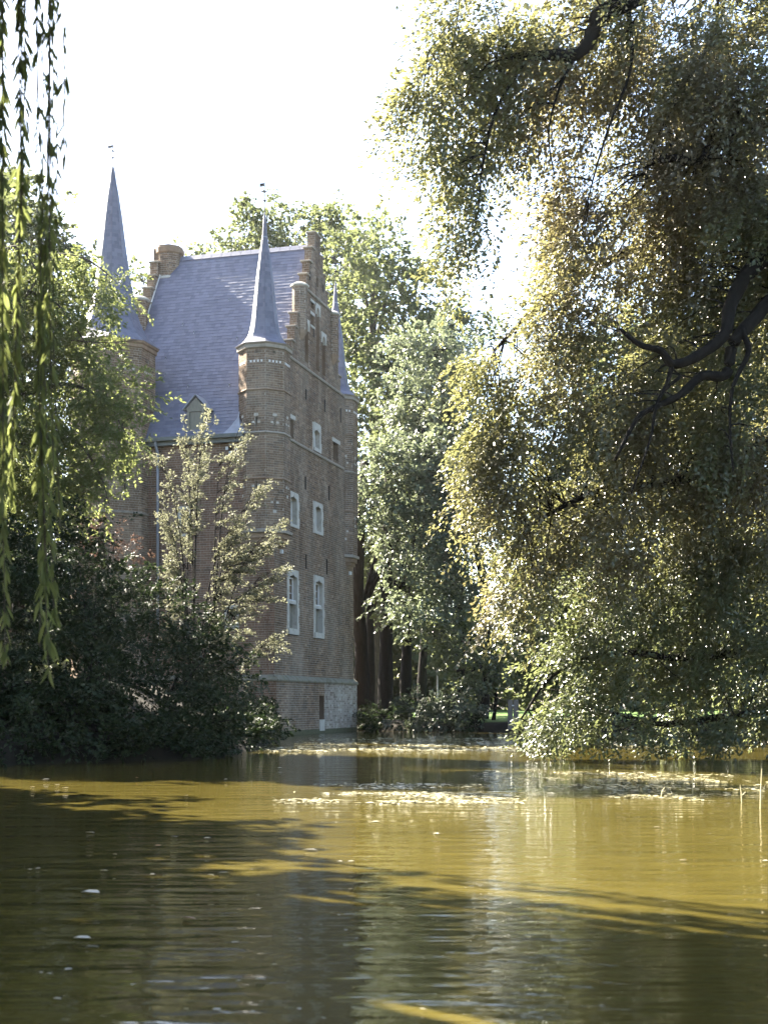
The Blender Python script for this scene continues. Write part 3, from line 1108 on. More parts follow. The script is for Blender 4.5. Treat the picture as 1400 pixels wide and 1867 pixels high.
# ---- chimney on the far gable
chx, chy = CENT + .56, MID - .05
ch = octo_brick(chx, chy, .50, 18.35, 19.8, {}, 'chimney', castle, M['brick'])
octo_brick(chx - .1, chy + .7, .36, 18.6, 19.75, {}, 'chimney_stack', ch, M['brick'])
octo_ring(chx, chy, [(.5, 19.6), (.56, 19.64), (.57, 19.82), (.52, 19.86), (.52, 19.92)], 'chimney_cap', ch, M['brick'])
octo_ring(chx - .1, chy + .7, [(.36, 19.6), (.41, 19.64), (.41, 19.78)], 'chimney_cap', ch, M['brick'])
octo_ring(chx, chy, [(.52, 18.5), (.58, 18.54), (.56, 18.62), (.5, 18.66)], 'chimney_band', ch, M['stone'])
one_box('chimney_base', M['stone'], ch, chx - .55, chx + .62, chy - .65, chy + .65, 17.6, 18.36)

# ------------------------------------------------------------------ foliage
def norm(a):
    return a / (np.linalg.norm(a, axis=-1, keepdims=True) + 1e-9)


def leaf_object(name, pos, ax, nr, ln, wr, mat, parent, off, kind=None, six=False, fold=0.22):
    """one mesh of folded leaves. pos: leaf base, ax: along the leaf, nr: face normal, ln: length, wr: width/length"""
    N = len(pos)
    ax = norm(ax)
    b = norm(np.cross(nr, ax))
    nn = np.cross(ax, b)
    l = ln[:, None]
    wd = (ln * wr)[:, None]
    up = nn * wd * fold
    if six:
        V = np.stack([pos, pos + ax * l * .30 + b * wd * .46 + up, pos + ax * l * .68 + b * wd * .36 + up * .8, pos + ax * l - nn * wd * .15,
                      pos + ax * l * .68 - b * wd * .36 + up * .8, pos + ax * l * .30 - b * wd * .46 + up], 1)
        F = np.array([[0, 1, 2, 3], [0, 3, 4, 5]])
        k, per = 6, 4
    else:
        V = np.stack([pos, pos + ax * l * .45 + b * wd * .5 + up, pos + ax * l, pos + ax * l * .45 - b * wd * .5 + up], 1)
        F = np.array([[0, 1, 2], [0, 2, 3]])
        k, per = 4, 3
    V = V.reshape(-1, 3) - np.asarray(off)[None]
    F = (np.arange(N)[:, None, None] * k + F[None]).reshape(-1, per)
    me = bpy.data.meshes.new(name)
    me.vertices.add(len(V))
    me.vertices.foreach_set('co', V.astype(np.float32).ravel())
    me.loops.add(F.size)
    me.loops.foreach_set('vertex_index', F.astype(np.int32).ravel())
    me.polygons.add(len(F))
    me.polygons.foreach_set('loop_start', np.arange(0, F.size, per, dtype=np.int32))
    me.polygons.foreach_set('loop_total', np.full(len(F), per, np.int32))
    me.materials.append(mat)
    me.update(calc_edges=True)
    o = bpy.data.objects.new(name, me)
    COL.objects.link(o)
    o.parent = parent
    if kind:
        o['kind'] = kind
    return o


def lobe(u, v, Y, ru, rv, rd):
    c = P(u, v, Y)
    return (c, np.array([ru * Y / FOC, rd, rv * Y / FOC]))


def wlobe(x, y, z, rx, ry, rz):
    return (np.array([x, y, z], float), np.array([rx, ry, rz], float))


def spray_anchors(lobes, dens, clump=0.45, cl_n=7, shell=2.2, zmin=0.06):
    """clustered points through the lobes; returns anchors and their outward direction"""
    A, O = [], []
    for c, r in lobes:
        vol = 4.19 * r[0] * r[1] * r[2]
        nc = max(5, int(vol * dens / cl_n))
        d = norm(rng.normal(size=(nc, 3)))
        rad = rng.random(nc) ** (1 / shell)
        ctr = d * rad[:, None]
        pts = np.repeat(ctr, cl_n, 0) * r + rng.normal(size=(nc * cl_n, 3)) * clump * np.array([1, 1, .7])
        A.append(c + pts)
        O.append(norm(np.repeat(ctr, cl_n, 0) / r + rng.normal(size=(nc * cl_n, 3)) * .15))
    A, O = np.concatenate(A), np.concatenate(O)
    k = A[:, 2] > zmin
    return A[k], O[k]


def sprays(A, dirs, ls, wd, n, leaf, jit=0.5, up=(0, 0, 1), droop=0.35, lvar=.35, zmin=0.03):
    """leaves set out flat along short twigs starting at A and running along dirs"""
    N = len(A)
    dirs = norm(dirs)
    L = ls * rng.uniform(.6, 1.25, N)
    upv = norm(np.asarray(up)[None] + rng.normal(size=(N, 3)) * .35)
    side = norm(np.cross(dirs, upv))
    nr = norm(np.cross(side, dirs))
    t = rng.random((N, n))
    lat = rng.uniform(-1, 1, (N, n)) * (1 - .55 * t) * wd
    pos = (A[:, None] + dirs[:, None] * (t * L[:, None])[..., None] + side[:, None] * lat[..., None] + nr[:, None] * (rng.normal(size=(N, n)) * .045 * ls)[..., None])
    pos[..., 2] -= droop * (t ** 2) * L[:, None]
    ax = norm(dirs[:, None] * .7 + side[:, None] * (np.sign(lat) * .75)[..., None] + rng.normal(size=(N, n, 3)) * jit * .6 + np.array([0, 0, -.25]))
    nn = norm(nr[:, None] + rng.normal(size=(N, n, 3)) * jit)
    ln = leaf * rng.uniform(1 - lvar, 1 + lvar, (N, n))
    pos, ax, nn, ln = pos.reshape(-1, 3), ax.reshape(-1, 3), nn.reshape(-1, 3), ln.ravel()
    k = pos[:, 2] > zmin
    return pos[k], ax[k], nn[k], ln[k]


def twig_mesh(mb, starts, ends, r0, r1, sag=.15, seg=4, sides=3):
    for a, b in zip(starts, ends):
        L = np.linalg.norm(b - a)
        mid = (a + b) / 2 + rng.normal(size=3) * L * .10 + np.array([0, 0, sag * L])
        path = [(1 - t) ** 2 * a + 2 * t * (1 - t) * mid + t * t * b for t in np.linspace(0, 1, seg + 1)]
        mb.tube(path, np.linspace(r0, r1, seg + 1), sides, cap=False)


def crown(name, parent, off, mat, lobes, dens, ls, wd, n, leaf, wr=.6, dirw=(1, -.5, .5), six=False, origin=None, clump=.45, jit=.5, droop=.35, cl_n=7, shell=2.2, kind=None, bias=None, zmin=.06):
    A, O = spray_anchors(lobes, dens, clump, cl_n, shell, zmin)
    d = O * dirw[0] + np.array([0, 0, dirw[1]]) + rng.normal(size=A.shape) * dirw[2]
    if origin is not None:
        hor = norm((A - origin) * np.array([1, 1, 0]))
        d = d + hor * .7
    if bias is not None:
        d = d + np.asarray(bias)
    pos, ax, nn, ln = sprays(A, d, ls, wd, n, leaf, jit, droop=droop, zmin=zmin)
    o = leaf_object(name, pos, ax, nn, ln, wr, mat, parent, off, kind, six)
    return o, A, norm(d)


def tree_root(name, x, y, label, cat='tree', group=None):
    z = float(ground_h(np.array([x]), np.array([y]))[0])
    e = empty(name, (x, y, z))
    tag(e, label, cat, group)
    return e, np.array([x, y, z])


def limb(parent, off, pts, r0, r1, mat, name='limb', sides=7, k=5):
    m = MB()
    path = smooth_path(pts, k)
    rr = np.linspace(r0, r1, len(path)) * (1 + .06 * np.sin(np.arange(len(path)) * 1.9))
    m.tube(path, rr, sides)
    return m.build(name, mat, parent, smooth=True, off=off), path


def connect_twigs(parent, off, limbs, A, count, mat, r0=.03, r1=.008, sag=.12, name='twigs', seg=5):
    """thin branches from the limbs out to the leafy sprays"""
    pts = np.concatenate(limbs)
    pick = rng.choice(len(A), min(count, len(A)), replace=False)
    st, en = [], []
    for i in pick:
        d = np.linalg.norm(pts - A[i], axis=1)
        j = int(np.argmin(d + rng.random(len(d)) * 1.0))
        st.append(pts[j])
        en.append(A[i])
    m = MB()
    twig_mesh(m, st, en, r0, r1, sag, seg)
    return m.build(name, mat, parent, off=off, kind='stuff')


# ================================================================== great beech on the right bank
be, bo = tree_root('beech_tree', 11.2, 27.5, 'huge copper-tinged beech filling the right of the picture, dark crooked limbs hanging over the pond')
B = []
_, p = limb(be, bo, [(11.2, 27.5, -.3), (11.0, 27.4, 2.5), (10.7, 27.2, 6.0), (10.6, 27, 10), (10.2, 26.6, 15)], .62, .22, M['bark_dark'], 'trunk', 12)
B.append(p)
def beech_limb(pts, r0, r1):
    _, q = limb(be, bo, [P(*a) for a in pts], r0, r1, M['bark_dark'])
    B.append(q)
beech_limb([(1690, 300, 27), (1500, 400, 26), (1420, 452, 25.4), (1362, 498, 25), (1330, 560, 24.8), (1320, 610, 24.6), (1270, 650, 24.5), (1226, 664, 24.4), (1205, 640, 24.3), (1165, 628, 24.2), (1130, 600, 24.2)], .19, .035)
beech_limb([(1690, 400, 27), (1500, 480, 26), (1420, 532, 25.4), (1375, 580, 25), (1336, 625, 24.8), (1322, 683, 24.7), (1278, 686, 24.6), (1240, 720, 24.5), (1195, 742, 24.4), (1160, 765, 24.3), (1120, 840, 24.3)], .17, .03)
beech_limb([(1352, 602, 24.8), (1364, 640, 24.7), (1345, 682, 24.6), (1332, 720, 24.5), (1330, 790, 24.5), (1336, 860, 24.5)], .06, .018)
beech_limb([(1680, 60, 27), (1480, -120, 26), (1260, -80, 25), (1150, 0, 24.3), (1095, 26, 24.2), (1076, 70, 24.1), (1050, 98, 24), (1000, 100, 23.9), (930, 105, 23.9), (880, 130, 23.9), (840, 190, 23.9)], .24, .03)
beech_limb([(1680, 180, 27), (1480, 210, 26), (1320, 255, 25), (1270, 292, 24.6), (1215, 288, 24.5), (1182, 300, 24.4), (1178, 330, 24.4)], .16, .03)
beech_limb([(1640, 620, 28), (1480, 760, 28), (1350, 830, 27.6), (1220, 880, 27.2), (1080, 900, 27), (960, 960, 27)], .22, .03)
beech_limb([(1640, 200, 28), (1400, 330, 28), (1250, 420, 27.6), (1120, 470, 27.4), (1000, 540, 27.2), (900, 640, 27.2)], .2, .03)
beech_limb([(1226, 664, 24.4), (1215, 700, 24.4), (1195, 742, 24.3), (1185, 800, 24.3), (1150, 900, 24.2)], .05, .015)
beech_limb([(1240, 686, 24.5), (1205, 720, 24.4), (1190, 770, 24.3)], .035, .015)
beech_limb([(1050, 98, 24), (1020, 160, 23.9), (1000, 240, 23.8), (1010, 320, 23.8)], .03, .010)
beech_limb([(930, 105, 23.9), (880, 130, 23.9), (830, 105, 23.8), (780, 98, 23.8)], .03, .010)
beech_limb([(960, 105, 23.9), (905, 200, 23.8), (880, 300, 23.8), (872, 380, 23.8), (858, 450, 23.8)], .035, .008)
beech_limb([(1145, 2, 24.3), (1150, 120, 24.0), (1110, 230, 23.9), (1080, 330, 23.8), (1060, 420, 23.8)], .035, .008)
beech_limb([(1310, -60, 24.6), (1300, 60, 24.3), (1240, 170, 24.0), (1180, 280, 23.9)], .03, .008)
LB1 = [lobe(*a) for a in [
    (930, 60, 24.2, 110, 85, 1.2), (845, 150, 24, 65, 90, .9), (840, 40, 24.2, 60, 60, .9), (825, 270, 24, 36, 70, .6), (775, 170, 24, 26, 42, .4), (858, 385, 23.9, 14, 70, .25),
    (915, 200, 24.2, 45, 80, .7), (1010, 170, 24.6, 95, 140, 1.3), (1150, 60, 25, 180, 120, 1.6), (1310, 150, 25.2, 190, 180, 1.9), (1070, 380, 25.6, 75, 120, 1.2),
    (1230, 400, 26, 190, 160, 1.7), (1390, 450, 26.5, 150, 190, 2.0), (1040, 540, 26, 65, 90, 1.0), (985, 640, 26.6, 60, 75, 1.0), (945, 750, 26.8, 65, 85, 1.0), (950, 870, 27, 65, 85, 1.0),
    (1100, 700, 26.6, 130, 160, 1.4), (1300, 720, 27.2, 190, 190, 1.7), (985, 980, 27, 60, 75, 1.0), (1115, 920, 27.4, 130, 120, 1.5), (1340, 930, 28, 160, 120, 1.7), (960, 1060, 27.2, 40, 45, .7),
    (905, 690, 26.9, 28, 60, .6), (890, 800, 26.9, 30, 65, .6), (905, 900, 27, 28, 60, .6)]]
LB2 = [lobe(*a) for a in [(1560, 200, 27, 200, 320, 3.0), (1560, 750, 28, 200, 300, 2.8), (1250, -200, 26, 330, 150, 2.6), (930, -130, 25, 190, 100, 1.6), (1650, -200, 28, 250, 260, 3)]]
tr0 = np.array([10.6, 27.0, 8.0])
_, A1, D1 = crown('crown', be, bo, M['beech'], LB1, 36, .8, .17, 34, .084, .62, (.55, -.6, .32), False, tr0, clump=.20, jit=.38, droop=.8, cl_n=15)
connect_twigs(be, bo, B, A1, 620, M['bark_dark'], .022, .005, .16)
crown('outer_crown', be, bo, M['beech'], LB2, 3, .8, .3, 22, .13, .62, (.7, -.75, .45), False, tr0, clump=.5)

# ================================================================== low hornbeam drooping to the water
ho, hoo = tree_root('hornbeam_tree', 10.4, 30.5, 'dense green tree on the right bank with low branches drooping into the water')
Hb = []
_, p = limb(ho, hoo, [(10.4, 30.5, -.2), (10.0, 30.2, 1.6), (9.4, 30, 3.6), (9.0, 29.6, 6)], .3, .1, M['bark_dark'], 'trunk', 9)
Hb.append(p)
for pts, r0, r1 in (([(1560, 1190, 30), (1400, 1285, 29), (1300, 1310, 28.6), (1200, 1320, 28.2), (1120, 1300, 28), (1050, 1290, 28)], .12, .02),
                    ([(1560, 1140, 30), (1400, 1180, 29), (1250, 1200, 28.4), (1120, 1190, 28), (1010, 1230, 27.8), (950, 1310, 27.6)], .12, .02),
                    ([(1540, 1040, 30), (1380, 1060, 29.4), (1220, 1060, 28.8), (1090, 1100, 28.4)], .1, .02),
                    ([(1480, 1270, 29), (1400, 1300, 28.4), (1350, 1300, 28), (1290, 1345, 27.8)], .06, .015)):
    _, q = limb(ho, hoo, [P(*a) for a in pts], r0, r1, M['bark_dark'])
    Hb.append(q)
LH = [lobe(*a) for a in [(1110, 1110, 28.4, 130, 95, 1.3), (1310, 1080, 28.8, 150, 120, 1.5), (1045, 1180, 28, 60, 60, .8), (1130, 1220, 28.2, 100, 70, 1.0), (1330, 1200, 28.4, 130, 90, 1.2),
                         (1012, 1325, 27.8, 34, 34, .5), (1070, 1300, 27.8, 60, 55, .8), (1140, 1335, 27.6, 70, 45, .7), (1350, 1310, 28, 90, 50, .9), (1240, 1270, 28.6, 80, 60, .9), (1500, 1200, 29.5, 120, 150, 1.6)]]
_, A2, D2 = crown('crown', ho, hoo, M['hornbeam'], LH, 44, .6, .18, 26, .095, .5, (.5, -.5, .32), False, np.array([10.4, 30.5, 4]), clump=.2, jit=.38, droop=.45, cl_n=12)
connect_twigs(ho, hoo, Hb, A2, 160, M['bark_dark'], .018, .005, .1)

# ================================================================== pale maples beyond the pond, right of the castle
def mid_tree(name, x, y, label, trunk_top, lobes, mat, dens, leaf, n=22, ls=.7, tr=.3, twigs=70, shell=2.6, dirw=(.9, -.15, .5), wr=.75, bark='bark_dark', clump=.4, six=False):
    e, o = tree_root(name, x, y, label)
    L = []
    top = np.array(trunk_top, float)
    _, p = limb(e, o, [(x, y, o[2] - .3), (x + .1, y, o[2] + .35 * (top[2])), tuple(top * np.array([.5, .5, .7]) + np.array([x, y, 0]) * np.array([.5, .5, 0])), tuple(top)], tr, tr * .3, M[bark], 'trunk', 9)
    L.append(p)
    for c, r in lobes[:9]:
        s = p[rng.integers(len(p) // 3, len(p) - 1)]
        _, q = limb(e, o, [s, (s + c) / 2 + np.array([0, 0, .4]), c], tr * .35, tr * .08, M[bark], 'limb', 5, 4)
        L.append(q)
    _, A, D = crown('crown', e, o, mat, lobes, dens, ls, ls * .4, n, leaf, wr, dirw, six, clump=clump, shell=shell)
    connect_twigs(e, o, L, A, twigs, M[bark], .03, .008, .08)
    return e


mid_tree('maple_tree', 3.4, 63.5, 'pale silvery-leaved maple standing at the pond edge just right of the castle', P(770, 780, 62),
         [lobe(*a) for a in [(700, 850, 60.7, 55, 65, 1.2), (760, 880, 61.0, 75, 90, 1.5), (690, 960, 60.4, 42, 45, .9), (770, 980, 60.7, 75, 60, 1.2), (745, 1080, 60.2, 48, 62, 1.1), (830, 1000, 61.2, 60, 90, 1.3), (815, 1080, 60.8, 45, 60, 1.0), (660, 920, 60.5, 22, 26, .5), (862, 900, 61.2, 45, 70, 1.2), (870, 1080, 60.8, 45, 50, 1.0)]],
         M['maple'], 13, .17, 20, .8)
mid_tree('maple_tree', 4.6, 64, 'pale green maple with a rounded top behind the silvery one', P(800, 680, 64),
         [lobe(*a) for a in [(790, 640, 63, 62, 55, 1.6), (830, 700, 63, 45, 70, 1.4), (760, 720, 63.5, 62, 60, 1.6), (840, 790, 63, 50, 60, 1.4), (780, 790, 64, 70, 60, 1.6)]],
         M['maple'], 8, .19, 20, .9)
# ================================================================== tall trees behind the castle
def far_tree(x, y, label, top_px, lobes_px, dens=2.6, leaf=.26, tr=.45, mat='farleaf', twigs=120, n=20):
    return mid_tree('tall_tree', x, y, label, P(*top_px), [lobe(*a) for a in lobes_px], M[mat], dens, leaf, n, 1.1, tr, twigs, 2.8, (.9, .0, .55), .7, 'bark', .55)


far_tree(-6.4, 89, 'tall pale tree rising behind the castle roof ridge', (520, 480, 89),
         [(470, 440, 88, 62, 62, 2.6), (540, 430, 89, 70, 60, 2.8), (600, 450, 89, 60, 70, 2.6), (500, 520, 89, 90, 90, 3), (600, 560, 89, 80, 90, 3), (430, 500, 88, 40, 60, 2), (370, 890, 72, 110, 130, 2.6), (450, 790, 74, 80, 110, 2.4)])  # final low lobes, hidden by the castle, added to shade the trunks beside it
far_tree(-.5, 74, 'tall feathery tree rising just right of the castle gable', (680, 520, 74),
         [(650, 480, 74, 60, 60, 2.4), (720, 490, 74, 62, 60, 2.4), (690, 570, 73.5, 85, 90, 2.8), (760, 560, 74, 45, 80, 2.0), (680, 680, 73, 85, 90, 2.8), (740, 690, 73.5, 60, 90, 2.4), (690, 790, 73, 70, 80, 2.4)], tr=.4)
far_tree(4.5, 84, 'slender pale tree fading into the bright sky between maple and beech', (800, 600, 84),
         [(800, 580, 84, 50, 55, 2.0), (840, 570, 84, 38, 40, 1.6), (860, 640, 84, 45, 60, 2.0), (800, 680, 84, 60, 80, 2.4)], dens=1.6, tr=.3)
mid_tree('tall_tree', -16.6, 60.4, 'tall soft green tree behind the leafy branches at the upper left', P(0, 430, 60),
         [lobe(*a) for a in [(30, 370, 60, 60, 60, 1.5), (80, 420, 60, 55, 60, 1.5), (30, 470, 60, 90, 80, 1.7), (120, 470, 60, 40, 60, 1.2), (60, 580, 60, 90, 80, 1.8), (-60, 450, 60, 80, 120, 1.8), (130, 560, 60, 40, 60, 1.4)]],
         M['farleaf'], 5.5, .22, 22, .75, .34, 120, 2.8, (.9, .0, .55), .7, 'bark', .4)
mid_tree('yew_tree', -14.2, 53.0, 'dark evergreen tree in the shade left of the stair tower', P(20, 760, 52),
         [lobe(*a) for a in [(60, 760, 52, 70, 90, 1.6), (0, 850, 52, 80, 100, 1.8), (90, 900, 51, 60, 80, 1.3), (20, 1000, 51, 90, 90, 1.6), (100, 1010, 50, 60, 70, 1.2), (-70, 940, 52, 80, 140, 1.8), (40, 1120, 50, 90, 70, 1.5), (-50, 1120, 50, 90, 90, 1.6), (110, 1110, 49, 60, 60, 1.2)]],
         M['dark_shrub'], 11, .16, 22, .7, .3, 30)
far_tree(-13, 86, 'faint tree showing between the left spire and the chimney', (265, 560, 86),
         [(262, 515, 86, 30, 42, 2.0), (290, 560, 86, 45, 60, 2.2), (240, 580, 86, 50, 70, 2.2), (330, 480, 86, 34, 30, 1.5), (375, 490, 86, 36, 26, 1.5)], dens=1.3, tr=.3)
# ================================================================== dark trunks of the wood right of the castle
for i, (u, Y, tr, lab) in enumerate([(657, 63.5, .42, 'thick dark trunk of a tree close against the castle corner'), (674, 69, .26, 'slim dark trunk second from the castle corner'),
                                     (701, 65, .42, 'broad dark trunk third from the castle corner'), (738, 66, .33, 'dark straight trunk fourth from the castle corner, behind the low bush'),
                                     (768, 74, .3, 'shadowed trunk deep in the wood behind the low bush')]):
    b = P(u, 1300, Y)
    e, o = tree_root('woodland_tree', b[0], b[1], lab, 'tree', 'trees of the dark wood beside the castle')
    L = []
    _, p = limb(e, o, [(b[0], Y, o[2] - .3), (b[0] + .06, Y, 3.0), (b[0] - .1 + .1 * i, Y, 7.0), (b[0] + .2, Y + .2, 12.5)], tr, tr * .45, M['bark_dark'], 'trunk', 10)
    L.append(p)
    lob = [wlobe(b[0] + random.uniform(0, 1.6) + (2.2 if i in (0, 2) else 0), Y + random.uniform(.3, 1.6) + (1.5 if i in (0, 2) else 0), z, 2.0, 2.0, 1.5) for z in ((11.5, 13.0, 14.0) if i in (0, 2) else (7.5, 9.5, 11.5))]
    for c, r in lob:
        _, q = limb(e, o, [p[len(p) // 2], (p[len(p) // 2] + c) / 2 + np.array([0, 0, .5]), c], tr * .3, .04, M['bark_dark'], 'limb', 5, 4)
        L.append(q)
    _, A, D = crown('crown', e, o, M['farleaf'], lob, 5, .9, .4, 20, .22, .7, (.8, -.2, .5), False, clump=.5)
# dark trees across the water, seen only through the gaps of the beech
mid_tree('dark_tree', 10.0, 61.5, 'dark leafy tree across the water seen through the left part of the beech', P(1100, 760, 61),
         [lobe(*a) for a in [(1000, 1020, 60, 70, 150, 1.8), (1060, 860, 60, 90, 150, 2.0), (1150, 720, 61, 110, 160, 2.2), (1140, 1060, 60, 110, 160, 2.0), (1060, 1180, 60, 90, 90, 1.8)]], M['woodleaf'], 5, .24, 20, .9, .3, 20)
mid_tree('dark_tree', 16.0, 61.5, 'dark leafy tree across the water seen through the right part of the beech', P(1360, 700, 61),
         [lobe(*a) for a in [(1280, 660, 61, 130, 190, 2.2), (1420, 620, 61, 120, 200, 2.4), (1270, 980, 60, 120, 190, 2.0), (1420, 960, 60, 120, 220, 2.0), (1330, 1160, 60, 160, 110, 2.0)]], M['woodleaf'], 5, .24, 20, .9, .3, 20)
# mass of wood behind everything
wd_ = empty('distant_wood', (0, 92, .6))
tag(wd_, 'dark mass of distant woodland closing the view behind the trunks', 'woodland', None, 'stuff')
lob = [wlobe(x, 92 + random.uniform(-4, 6), random.uniform(2.5, 9), random.uniform(3, 5), 2.5, random.uniform(2.5, 4.5)) for x in np.linspace(-46, 46, 44)]
lob += [wlobe(x, 98, 3, 4, 2, 3) for x in np.linspace(-46, 46, 20)]
crown('foliage', wd_, (0, 92, .6), M['farleaf'], lob, .5, 1.3, .7, 20, .6, .7, (.8, -.1, .5), clump=.7, kind='stuff')

# ================================================================== leafy tree on the left bank
lo_, loo = tree_root('locust_tree', -11.3, 37.0, 'bright green feathery tree at the left, its branches arching across the round stair tower')
Ll = []
_, p = limb(lo_, loo, [(-11.3, 37, 0), (-11.0, 36.9, 3), (-10.4, 36.6, 7), (-10.0, 36.4, 11.5), (-9.6, 36.4, 14)], .32, .08, M['bark'], 'trunk', 9)
Ll.append(p)
for pts, r0, r1 in (([(-40, 560, 36.4), (5, 505, 36), (22, 503, 35.9), (28, 535, 35.8), (26, 580, 35.8)], .07, .03),
                    ([(-20, 470, 36.2), (30, 450, 36), (60, 480, 35.6), (66, 510, 35.4), (48, 540, 35.4), (30, 560, 35.4)], .05, .02),
                    ([(45, 520, 35.8), (80, 490, 35.6), (105, 465, 35.4), (150, 470, 35.2), (185, 490, 35), (211, 513, 34.9)], .05, .012),
                    ([(48, 528, 35.6), (75, 540, 35.4), (105, 555, 35.2), (130, 585, 35), (160, 630, 34.9)], .05, .014),
                    ([(-60, 700, 36.4), (40, 720, 36), (120, 700, 35.6), (190, 730, 35.3), (230, 790, 35.1)], .07, .015),
                    ([(-60, 830, 36.4), (40, 810, 36), (130, 800, 35.6), (180, 860, 35.3), (200, 920, 35.2)], .06, .015),
                    ([(130, 620, 35.4), (190, 625, 35.2), (250, 620, 35)], .02, .008)):
    _, q = limb(lo_, loo, [P(*a) for a in pts], r0, r1, M['bark'])
    Ll.append(q)
LL = [lobe(*a) for a in [(60, 520, 36, 75, 70, 1.2), (130, 520, 35.6, 50, 50, .8), (170, 560, 35.4, 40, 45, .7), (80, 640, 36, 85, 70, 1.3), (160, 650, 35.4, 45, 45, .8), (60, 740, 36, 80, 75, 1.3), (160, 730, 35.5, 60, 55, .9),
                         (220, 720, 35.2, 42, 45, .7), (225, 800, 35.2, 38, 40, .6), (150, 820, 35.6, 60, 60, .9), (60, 860, 36, 80, 80, 1.2), (190, 520, 35.2, 20, 22, .4), (240, 770, 35, 28, 30, .5), (-60, 600, 36.5, 80, 150, 1.6), (-60, 850, 36.5, 80, 120, 1.6), (120, 910, 35.8, 55, 50, .8)]]
_, A3, D3 = crown('crown', lo_, loo, M['locust'], LL, 44, .6, .15, 27, .115, .42, (.9, -.2, .5), False, clump=.32, jit=.55, droop=.4)
connect_twigs(lo_, loo, Ll, A3, 150, M['bark'], .016, .005, .1)

# ================================================================== shrubs on the left bank
def shrub(name, x, y, label, lobes, mat, dens, leaf, n=20, ls=.4, wr=.55, stems=8, dirw=(.9, .15, .5), group=None, clump=.25, shell=2.6, six=False, cat='shrub', droop=.3, wdt=None):
    e, o = tree_root(name, x, y, label, cat, group)
    m = MB()
    ends = [c for c, r in lobes] * (1 + stems // max(1, len(lobes)))
    for c in ends[:max(stems, len(lobes))]:
        c = c + rng.normal(size=3) * .25
        s = o + np.array([rng.normal() * .15, rng.normal() * .15, -.1])
        pth = [s, s + (c - s) * np.array([.3, .3, .55]), c]
        m.tube(smooth_path(pth, 4), np.linspace(.035, .01, 9), 5)
    m.build('stem', M['bark_dark'], e, off=o)
    crown('foliage', e, o, mat, lobes, dens, ls, wdt or ls * .4, n, leaf, wr, dirw, six, clump=clump, shell=shell, droop=droop)
    return e


G1 = 'dark shrubs along the left bank'
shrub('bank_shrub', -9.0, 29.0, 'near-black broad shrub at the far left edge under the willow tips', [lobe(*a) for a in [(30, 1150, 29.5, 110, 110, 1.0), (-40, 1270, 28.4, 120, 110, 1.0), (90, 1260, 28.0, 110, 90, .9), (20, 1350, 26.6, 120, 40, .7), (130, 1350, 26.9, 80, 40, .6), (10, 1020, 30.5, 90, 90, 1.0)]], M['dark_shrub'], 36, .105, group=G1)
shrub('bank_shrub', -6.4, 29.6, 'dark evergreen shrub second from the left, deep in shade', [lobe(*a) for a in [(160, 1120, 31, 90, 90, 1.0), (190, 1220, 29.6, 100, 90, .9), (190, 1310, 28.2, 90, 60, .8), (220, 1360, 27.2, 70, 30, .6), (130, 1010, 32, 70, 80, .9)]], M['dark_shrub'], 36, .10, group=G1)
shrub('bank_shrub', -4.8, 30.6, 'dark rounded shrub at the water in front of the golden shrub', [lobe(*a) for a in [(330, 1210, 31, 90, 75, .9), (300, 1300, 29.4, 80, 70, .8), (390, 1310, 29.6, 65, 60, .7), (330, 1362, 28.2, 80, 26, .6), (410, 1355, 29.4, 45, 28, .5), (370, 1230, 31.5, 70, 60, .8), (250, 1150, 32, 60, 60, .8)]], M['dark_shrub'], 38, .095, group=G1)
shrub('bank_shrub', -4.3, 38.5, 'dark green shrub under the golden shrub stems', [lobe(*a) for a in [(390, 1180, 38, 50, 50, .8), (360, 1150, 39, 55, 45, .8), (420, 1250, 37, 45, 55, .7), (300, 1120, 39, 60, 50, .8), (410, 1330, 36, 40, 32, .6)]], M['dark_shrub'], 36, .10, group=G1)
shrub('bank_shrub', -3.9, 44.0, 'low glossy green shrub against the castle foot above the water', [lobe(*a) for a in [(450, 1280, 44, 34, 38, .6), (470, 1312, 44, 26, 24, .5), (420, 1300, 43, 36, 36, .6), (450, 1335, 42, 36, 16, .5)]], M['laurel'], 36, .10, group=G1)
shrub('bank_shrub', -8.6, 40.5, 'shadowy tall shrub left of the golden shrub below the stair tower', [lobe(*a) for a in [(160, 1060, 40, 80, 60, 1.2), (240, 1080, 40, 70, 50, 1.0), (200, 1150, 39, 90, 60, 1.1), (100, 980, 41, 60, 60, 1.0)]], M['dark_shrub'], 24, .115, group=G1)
shrub('red_shrub', -9.0, 44.5, 'small reddish-leaved shrub below the stair tower', [lobe(*a) for a in [(172, 968, 44.5, 20, 16, .4), (215, 1005, 44, 26, 16, .4)]], M['red_leaf'], 12, .08)
